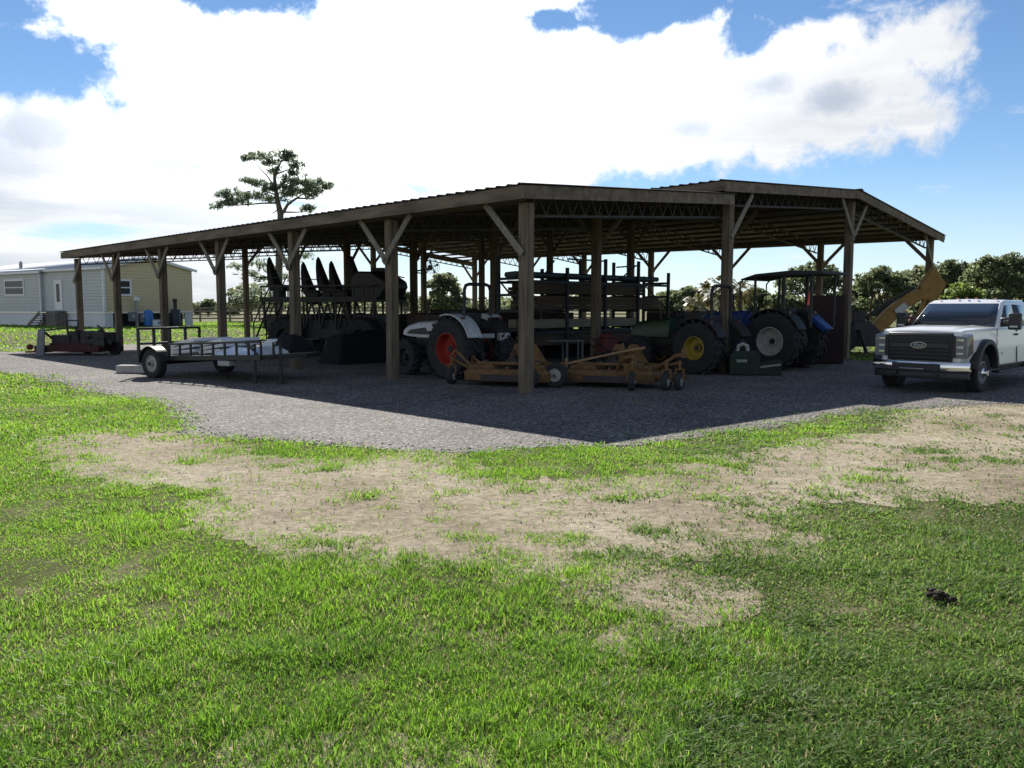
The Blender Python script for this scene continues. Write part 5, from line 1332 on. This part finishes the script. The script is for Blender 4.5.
def broad(name, label, cat, base, H, W, m, n=5200, low=.12, leaf=.34, trunk_r=.25, group=None, nb=11):
    z0 = float(terrain(base[0], base[1]))
    t = thing(name, label, cat, (base[0], base[1], z0), random.uniform(0, 6), group)
    mb = MB(); fork = (random.uniform(-.2,.2), random.uniform(-.2,.2), H*.3); limb(mb, (0,0,-.2), fork, trunk_r, trunk_r*.75)
    blobs = []; nb = 22
    for i in range(nb):
        a = 2.4*i+random.uniform(-.5,.5); q = math.sqrt((i+.5)/nb)
        rad = W/2*.80*q*random.uniform(.8, 1.1); zz = H*(.87-.45*q*q*random.uniform(.3,1.7)); zz = max(zz, H*low+W*.08)
        blobs.append(((rad*math.cos(a), rad*math.sin(a), zz), W*random.uniform(.07,.19)))
    for i in range(8):
        a = random.uniform(0, 6.28); blobs.append(((W*.42*math.cos(a), W*.42*math.sin(a), H*random.uniform(low+.12, .5)), W*random.uniform(.08,.15)))
    blobs.append(((random.uniform(-.1,.1)*W, random.uniform(-.1,.1)*W, H*.90), W*.12))
    pts = []; tw = sum(r*r for _, r in blobs)
    for (c, r) in blobs:
        limb(mb, fork, c, trunk_r*.4, .025)
        k = int(n*1.7*r*r/tw); pts.append(blob_pts(c, (r*1.2, r*1.2, r*.8), int(k*.35), .1))
        for j in range(9):
            d = rngt.normal(0,1,3); d /= np.linalg.norm(d); d[2] = abs(d[2])*.9-.25; cc = np.array(c)+d*r*np.array((1.25,1.25,.9))*rngt.uniform(.7, 1.25)
            pts.append(blob_pts(cc, np.array((r*.40, r*.40, r*.24))*rngt.uniform(.6, 1.4), int(k*.65/9), .05))
    mb.build('trunk', M_bark, t)
    pts = np.concatenate(pts); pts[:, 2] = np.maximum(pts[:, 2], .1)
    leaves('crown', pts, rngt.uniform(.45, 1.25, len(pts))*leaf*.72, m, t)
    return t
def tree_at(px, py_top, wpx, Y, kind, name, label, cat='tree', low=.12, n=5200, leaf=.34, group=None):
    p = at(px, py_top, Y); z0 = float(terrain(p.x, p.y)); H = p.z-z0; W = wpx*Y/F
    return broad(name, label, cat, (p.x, p.y), H, W, LM[kind], n, low, leaf, max(.14, H*.022), group)
# right hand tree line
RT = [(672,291,42,82,'pale','oak_tree','low pale tree at the left end of the tree line, past the rack'),
      (690,285,36,78,'oak','oak_tree','small dark tree just left of the palms beyond the barn'),
      (757,287,34,76,'oak','oak_tree','small dark tree seen left of the canopy tractor posts'),
      (786,293,44,70,'pale','oak_tree','low pale tree seen between the canopy posts of the blue tractor'),
      (815,261,72,72,'oak','oak_tree','broad crowned tree rising above the tractor canopy'),
      (884,265,62,66,'oak','oak_tree','dense round dark tree left of the backhoe arm'),
      (856,283,40,74,'oak','oak_tree','dark tree seen between the last gable post and the round tree'),
      (920,264,64,70,'pale','oak_tree','pale leaved tree behind the backhoe arm'),
      (950,258,62,64,'oak','oak_tree','tall dark tree behind the right end barn post'),
      (1004,252,84,58,'oak','oak_tree','largest dark tree at the right edge behind the pickup'),
      (985,262,70,66,'oak','oak_tree','dark tree above the cab of the pickup'),
      (1060,246,90,60,'oak','oak_tree','dark tree cut by the right edge of the photo'),
      (1120,252,90,58,'oak','oak_tree','dark tree beyond the right edge')]
for px, py, w, Y, k, nm, lab in RT:
    tree_at(px, py, w, Y, k, nm, lab, low=.05, n=int(3000+w*55))
tree_at(962, 281, 46, 46, 'bright', 'leafy_bush', 'bright green bush above the pickup windshield', 'bush', low=.05, n=4200, leaf=.26)
tree_at(925, 292, 40, 48, 'pale', 'leafy_bush', 'pale bush beside the raised backhoe arm', 'bush', low=.05, n=3400, leaf=.26)
# left and middle
tree_at(443, 271, 46, 60, 'pale', 'oak_tree', 'spreading tree seen through the barn beside the wall fan', low=.2, n=4200)
tree_at(208, 300, 26, 115, 'oak', 'oak_tree', 'small distant dark tree just right of the beige house wall', low=.1, n=1800, leaf=.5)
tree_at(233, 302, 18, 120, 'oak', 'oak_tree', 'tiny distant tree between two barn posts past the fence', low=.1, n=1500, leaf=.5)
tree_at(185, 296, 14, 75, 'pale', 'leafy_bush', 'small bush at the far corner of the beige wall', 'bush', low=.1, n=900)
tree_at(250, 283, 46, 78, 'pale', 'sparse_tree', 'thin pale tree seen left of the buggy stair', low=.15, n=1900)
tree_at(405, 290, 26, 88, 'oak', 'oak_tree', 'distant tree hidden mostly by the second row barn post', low=.1, n=1500)
# palms
def palm(px, py_top, Y, label):
    p = at(px, py_top, Y); H = p.z; t = thing('cabbage_palm', label, 'palm', (p.x, p.y, 0), random.uniform(0,6), 'palms in the tree line')
    mb = MB(); mb.tube([(0,0,-.2),(.1,.05,H*.4),(.05,0,H-1.2)], [.2,.17,.15], 8); mb.build('trunk', M_bark, t)
    vs = []; fs = []
    for k in range(42):
        a = random.uniform(0, 6.28); el = random.uniform(-.9, 1.2); L_ = random.uniform(.9, 1.5)
        for j in range(9):
            b = a+(j-4)*.13; e = el-abs(j-4)*.06; c = Vector((0,0,H-1.2)); d0 = Vector((math.cos(a)*math.cos(el), math.sin(a)*math.cos(el), math.sin(el)))
            d1 = Vector((math.cos(b)*math.cos(e), math.sin(b)*math.cos(e), math.sin(e))); s0 = c+d0*L_*.5; tip = s0+d1*L_*.8+Vector((0,0,-.3*L_)); md = s0+d1*L_*.45
            sd = d1.cross(Vector((0,0,1))).normalized()*.05; o = len(vs); vs += [s0, md-sd, tip, md+sd]; fs.append((o,o+1,o+2,o+3))
    me = bpy.data.meshes.new('crown'); me.from_pydata([tuple(v) for v in vs], [], fs); me.materials.append(LM['palm']); o = bpy.data.objects.new('crown', me); COL.objects.link(o); o.parent = t
for px, py, Y, lab in ((707,281,74,'leftmost yellowish palm in the tree line, seen left of the roll bar'), (722,272,72,'tallest yellowish palm, partly behind the middle gable post'), (742,277,73,'yellowish palm just right of the middle gable post'), (731,283,70,'short palm low behind the middle gable post'), (698,292,70,'short palm at the foot of the leftmost palm')):
    palm(px, py, Y, lab)
# tall pine
YP = 72
def pine():
    b = at(277, 300, YP); z0 = float(terrain(b.x, b.y)); t = thing('tall_pine', 'tall slender pine with flat layered foliage rising behind the barn roof', 'pine tree', (b.x, b.y, z0), 0)
    def l(px, py, dy=0): q = at(px, py, YP); return Vector((q.x-b.x, dy, q.z-z0))
    mb = MB(); tp = [l(278,313), l(279,260), l(280.5,215), l(277.5,200), l(275.5,188), l(274.5,178), l(277,170), l(282,160)]; tp[0].z = -.2
    mb.tube(tp, [.34,.30,.26,.2,.17,.14,.10,.05], 9)
    mb.tube([l(280,216), l(284.5,210), l(288,204), l(297,198), l(312,197.5,1)], [.16,.15,.12,.09,.04], 7)
    LB = [((275,186),(259,166,-.5)), ((275,180),(270,163,.6)), ((276,174),(297,166,.4)), ((277,198),(240,197,.6)), ((278,203),(218,207,-1)), ((277,200),(258,189,1.2)), ((276,190),(249,181,-.8)),
          ((276,187),(293,180,.8)), ((288,204),(325,185,-1)), ((277,199),(300,189,1.5)), ((282,208),(271,213,.3)), ((282,212),(306,211,.7)), ((278,196),(268,193,-1.6))]
    for a, e in LB: limb(mb, l(*a), l(e[0], e[1], e[2]), .08, .02, .1)
    # lower limbs visible below the roof line
    for px, py, dy in ((252,262,1),(266,270,-1),(292,262,1),(301,256,0),(246,275,-1),(262,282,1)): limb(mb, l(279, py+6), l(px, py, dy), .07, .02, .15)
    mb.build('trunk', M_bark, t)
    pads = [(262,157,12,4),(250,158.5,6,3),(281,155,13,4.5),(291,158,8,5),(297,166,7,4),(271,163,8,3),(275,171,5,3),(292,173,5,2.2),
            (249,181,9,3.5),(260,183,7,3.5),(272,187,6,3.5),(287,180,7,3.5),(266,189,5,4),
            (223,195,6,2.5),(235,193,11,4.5),(250,196,13,5.5),(266,200,10,5),(240,201,10,4),(217,206,6,3.5),(228,203,5,3),
            (296,181,9,4),(306,184,13,6),(318,184,12,4.5),(326,187,6,3.5),(300,192,12,5),(312,193,10,4),(286,196,7,5),(290,188,6,4),
            (306,210,8,3.2),(309,208,4,2.5),(282,186,4,3)]
    low = [(252,262,9,5),(266,268,10,6),(292,262,9,4),(304,256,9,4),(247,274,10,6),(262,280,9,6),(236,266,6,4),(280,276,8,6),(258,290,10,7),(243,294,9,7),(270,296,9,6)]
    pts = []; k = YP/F
    for px, py, rx, rz in pads+low:
        dn = 1.0 if (px, py, rx, rz) in pads else .6
        for q in range(int(rx*1.5)+2):       # each pad is a drift of small needle tufts
            a = random.uniform(0, 6.28); r_ = random.uniform(0, 1)**.6
            c = l(px+rx*1.05*r_*math.cos(a), py+random.gauss(-.2, .62)*rz*(1-.4*r_), rx*k*.9*r_*math.sin(a))
            pts.append(blob_pts(tuple(c), (.40, .40, .20), int(11*dn*random.uniform(.6, 1.4)), .0))
    pts = np.concatenate(pts); leaves('crown', pts, rngt.uniform(.16, .38, len(pts)), LM['pine'], t, long=1.7, flat=.2)
pine()
# far woods: one mass at the end of the fields
pts = []
for i in range(330):
    a = R(-48)+R(96)*i/329; d = random.uniform(330, 380); h = random.uniform(3.5, 7.5) if a > R(-18) else random.uniform(2.5, 5)
    x, y = math.sin(a)*d, math.cos(a)*d; pts.append(blob_pts((x, y, h*.45+.3), (random.uniform(2.5,5), 3, h*.55), 60, .2))
pts = np.concatenate(pts)
wd = leaves('far_woods', pts, rngt.uniform(.8, 2.2, len(pts)), LM['oak'], None); tag(wd, 'thin dark line of distant woods along the horizon', 'woods', kind='stuff')
# ================================================================== sky, sun, camera
SUN_EL = 35.5; SUN_AZ = -9.5     # azimuth from +Y towards +X
w = bpy.data.worlds.new('World'); S.world = w; w.use_nodes = True
nt = w.node_tree; N = nt.nodes; L = nt.links; bgn = N['Background']
sky = N.new('ShaderNodeTexSky'); sky.sky_type = 'NISHITA'; sky.sun_disc = False
sky.sun_elevation = R(SUN_EL); sky.sun_rotation = R(SUN_AZ); sky.air_density = .8; sky.dust_density = .0; sky.ozone_density = 2.2
tc = N.new('ShaderNodeTexCoord'); sp = N.new('ShaderNodeSeparateXYZ'); L.new(tc.outputs['Generated'], sp.inputs[0])
def math_(op, a, b=None, c=None, clamp=False):
    n = N.new('ShaderNodeMath'); n.operation = op; n.use_clamp = clamp
    for i, x in enumerate((a, b, c)):
        if x is None: continue
        if isinstance(x, (int, float)): n.inputs[i].default_value = x
        else: L.new(x, n.inputs[i])
    return n.outputs[0]
az = math_('ARCTAN2', sp.outputs['X'], sp.outputs['Y']); el = math_('ARCSINE', sp.outputs['Z'])
def dirc(px, py): d = ray(px, py).normalized(); return math.atan2(d.x, d.y), math.asin(d.z)
# lobes of the big bright cloud bank, as directions in the sky
def lobe(px, py, rx, ry):
    """inside distance of an elliptic lobe in milliradian-like units (positive inside)"""
    a0, e0 = dirc(px, py); k = 1/F
    dx = math_('DIVIDE', math_('SUBTRACT', az, a0), rx*k); dy = math_('DIVIDE', math_('SUBTRACT', el, e0), ry*k)
    return math_('MULTIPLY', math_('SUBTRACT', 1.0, math_('SQRT', math_('ADD', math_('MULTIPLY', dx, dx), math_('MULTIPLY', dy, dy)))), min(rx, ry))
def lobe1(*a): return math_('DIVIDE', lobe(*a), min(a[2], a[3]))
nz = N.new('ShaderNodeTexNoise'); nz.inputs['Scale'].default_value = 7; nz.inputs['Detail'].default_value = 9; nz.inputs['Roughness'].default_value = .62; nz.inputs['Distortion'].default_value = .25
L.new(tc.outputs['Generated'], nz.inputs['Vector'])
LOBES = [(250,60,330,110),(120,110,190,70),(60,150,150,38),(420,100,260,110),(600,110,170,68),(700,95,130,70),(705,42,36,34),(780,105,120,52),(835,100,75,50),(885,75,40,44),(918,45,32,34),(936,28,20,20),(825,30,45,22),(420,-60,380,90)]
f = None
for lb in LOBES:
    x = lobe(*lb); f = x if f is None else math_('MAXIMUM', f, x)
HOLES = [(20,58,125,52),(215,-14,140,44),(645,4,95,36),(748,40,34,30),(800,8,80,18),(-10,5,110,44),(120,105,70,20),(90,228,120,14),(380,188,100,9),(300,203,60,9),(560,20,40,18)]
hf = None
for lb in HOLES:
    x = math_('MAXIMUM', lobe(*lb), 0.0); hf = x if hf is None else math_('MAXIMUM', hf, x)
f = math_('MINIMUM', f, 45.0)
f = math_('SUBTRACT', f, math_('MULTIPLY', hf, 2.0))
nzf = N.new('ShaderNodeTexNoise'); nzf.inputs['Scale'].default_value = 19; nzf.inputs['Detail'].default_value = 8; nzf.inputs['Roughness'].default_value = .68; L.new(tc.outputs['Generated'], nzf.inputs['Vector'])
fn = math_('MULTIPLY_ADD', math_('SUBTRACT', nz.outputs['Fac'], .5), 150.0, math_('MULTIPLY_ADD', math_('SUBTRACT', nzf.outputs['Fac'], .5), 62.0, f))
def smooth(v, a, b):
    n = N.new('ShaderNodeMapRange'); n.interpolation_type = 'SMOOTHSTEP'; n.inputs['From Min'].default_value = a; n.inputs['From Max'].default_value = b; L.new(v, n.inputs['Value']); return n.outputs[0]
big = smooth(fn, -11.0, 17.0)
# low streaky stratus, mostly to the left
mp = N.new('ShaderNodeMapping'); mp.inputs['Scale'].default_value = (1.0, 1.0, 6.5); L.new(tc.outputs['Generated'], mp.inputs['Vector'])
n2 = N.new('ShaderNodeTexNoise'); n2.inputs['Scale'].default_value = 3.4; n2.inputs['Detail'].default_value = 8; n2.inputs['Roughness'].default_value = .6
L.new(mp.outputs[0], n2.inputs['Vector'])
leftw = math_('MULTIPLY_ADD', az, -.62, -.02)
hb = math_('SUBTRACT', 1.0, smooth(el, .12, .40))
st = math_('MULTIPLY', smooth(math_('SUBTRACT', math_('ADD', n2.outputs['Fac'], leftw), math_('MULTIPLY', hf, .012)), .50, .68), hb)
# wisps on the right
n3 = N.new('ShaderNodeTexNoise'); n3.inputs['Scale'].default_value = 6; n3.inputs['Detail'].default_value = 7; n3.inputs['Roughness'].default_value = .6
mp3 = N.new('ShaderNodeMapping'); mp3.inputs['Scale'].default_value = (1.0, 1.0, 3.2); mp3.inputs['Location'].default_value = (3.1,.4,.7); L.new(tc.outputs['Generated'], mp3.inputs['Vector']); L.new(mp3.outputs[0], n3.inputs['Vector'])
wi = math_('MULTIPLY', smooth(n3.outputs['Fac'], .62, .74), .7)
back = math_('MULTIPLY', smooth(n2.outputs['Fac'], .42, .60), math_('SUBTRACT', 1.0, smooth(sp.outputs['Y'], -.25, .25)))   # unseen broken cloud, added behind the viewer for neutral fill light
cov = math_('MAXIMUM', math_('MAXIMUM', math_('MAXIMUM', big, math_('MULTIPLY', back, .40)), math_('MULTIPLY', st, .92)), wi, clamp=True)
# cloud shading: grey undersides where the noise is thick and far from the sun
n4 = N.new('ShaderNodeTexNoise'); n4.inputs['Scale'].default_value = 5.5; n4.inputs['Detail'].default_value = 6; n4.inputs['Roughness'].default_value = .55
mp4 = N.new('ShaderNodeMapping'); mp4.inputs['Location'].default_value = (1.7, .3, .9); mp4.inputs['Scale'].default_value = (1,1,1.5); L.new(tc.outputs['Generated'], mp4.inputs['Vector']); L.new(mp4.outputs[0], n4.inputs['Vector'])
GREY = [(610,122,62,30),(475,122,38,22),(830,100,55,30),(35,125,50,28),(690,128,50,22),(770,85,60,25),(180,165,90,22)]
gsh = None
for lb in GREY:
    x = math_('MAXIMUM', lobe1(*lb), 0.0); gsh = x if gsh is None else math_('MAXIMUM', gsh, x)
sd = Vector((math.sin(R(SUN_AZ))*math.cos(R(SUN_EL)), math.cos(R(SUN_AZ))*math.cos(R(SUN_EL)), math.sin(R(SUN_EL))))
dt = N.new('ShaderNodeVectorMath'); dt.operation = 'DOT_PRODUCT'; L.new(tc.outputs['Generated'], dt.inputs[0]); dt.inputs[1].default_value = sd
sunp = smooth(dt.outputs['Value'], .80, .995)
gv = math_('ADD', math_('MULTIPLY', gsh, 1.0), math_('MULTIPLY_ADD', math_('SUBTRACT', n4.outputs['Fac'], .5), 2.2, math_('MULTIPLY', math_('SUBTRACT', nzf.outputs['Fac'], .5), 1.0)))
gr = math_('MULTIPLY', math_('MAXIMUM', smooth(gv, .02, 1.0), math_('MULTIPLY', math_('MULTIPLY', hb, smooth(n2.outputs['Fac'], .36, .62)), .62)), math_('SUBTRACT', 1.0, math_('MULTIPLY', sunp, .8)), clamp=True)
rampc = N.new('ShaderNodeMix'); rampc.data_type = 'RGBA'; L.new(gr, rampc.inputs[0]); rampc.inputs[6].default_value = (1,1,1,1); rampc.inputs[7].default_value = (.52,.59,.70,1)
CLOUD = 7.6
bri = math_('MULTIPLY', math_('MULTIPLY_ADD', sunp, 1.3, .95), CLOUD)
vm = N.new('ShaderNodeVectorMath'); vm.operation = 'SCALE'; L.new(rampc.outputs[2], vm.inputs[0]); L.new(bri, vm.inputs['Scale'])
hz = math_('MULTIPLY', math_('SUBTRACT', 1.0, smooth(el, -.02, .17)), .62)     # pale summer haze low over the fields
hsv = N.new('ShaderNodeHueSaturation'); hsv.inputs['Saturation'].default_value = 1.1; hsv.inputs['Value'].default_value = .82; L.new(sky.outputs[0], hsv.inputs['Color'])
mxs = N.new('ShaderNodeMix'); mxs.data_type = 'RGBA'; L.new(cov, mxs.inputs[0]); mh = N.new('ShaderNodeMix'); mh.data_type = 'RGBA'; L.new(hz, mh.inputs[0]); L.new(hsv.outputs[0], mh.inputs[6]); mh.inputs[7].default_value = (5.0, 5.9, 6.6, 1)
L.new(mh.outputs[2], mxs.inputs[6]); L.new(vm.outputs[0], mxs.inputs[7])
L.new(mxs.outputs[2], bgn.inputs['Color']); bgn.inputs['Strength'].default_value = .075
sl = bpy.data.lights.new('sun', 'SUN'); sl.energy = 4.8; sl.angle = R(.55); sl.color = (1, .955, .88)
so = bpy.data.objects.new('sun', sl); COL.objects.link(so); so.rotation_euler = sd.to_track_quat('Z', 'Y').to_euler()
cd = bpy.data.cameras.new('camera'); cam = bpy.data.objects.new('camera', cd); COL.objects.link(cam)
cam.location = CAM; cam.rotation_euler = (R(90)-PITCH, 0, 0); cd.sensor_width = 36; cd.lens = F*36/1024; cd.clip_start = .05; cd.clip_end = 6000
S.camera = cam
S.view_settings.view_transform = 'Standard'; S.view_settings.look = 'None'; S.view_settings.gamma = 1; S.view_settings.use_curve_mapping = False
S.view_settings.exposure = .92
S.cycles.max_bounces = 6; S.cycles.diffuse_bounces = 3; S.cycles.glossy_bounces = 3; S.cycles.transmission_bounces = 3; S.cycles.transparent_max_bounces = 6
S.cycles.use_denoising = True
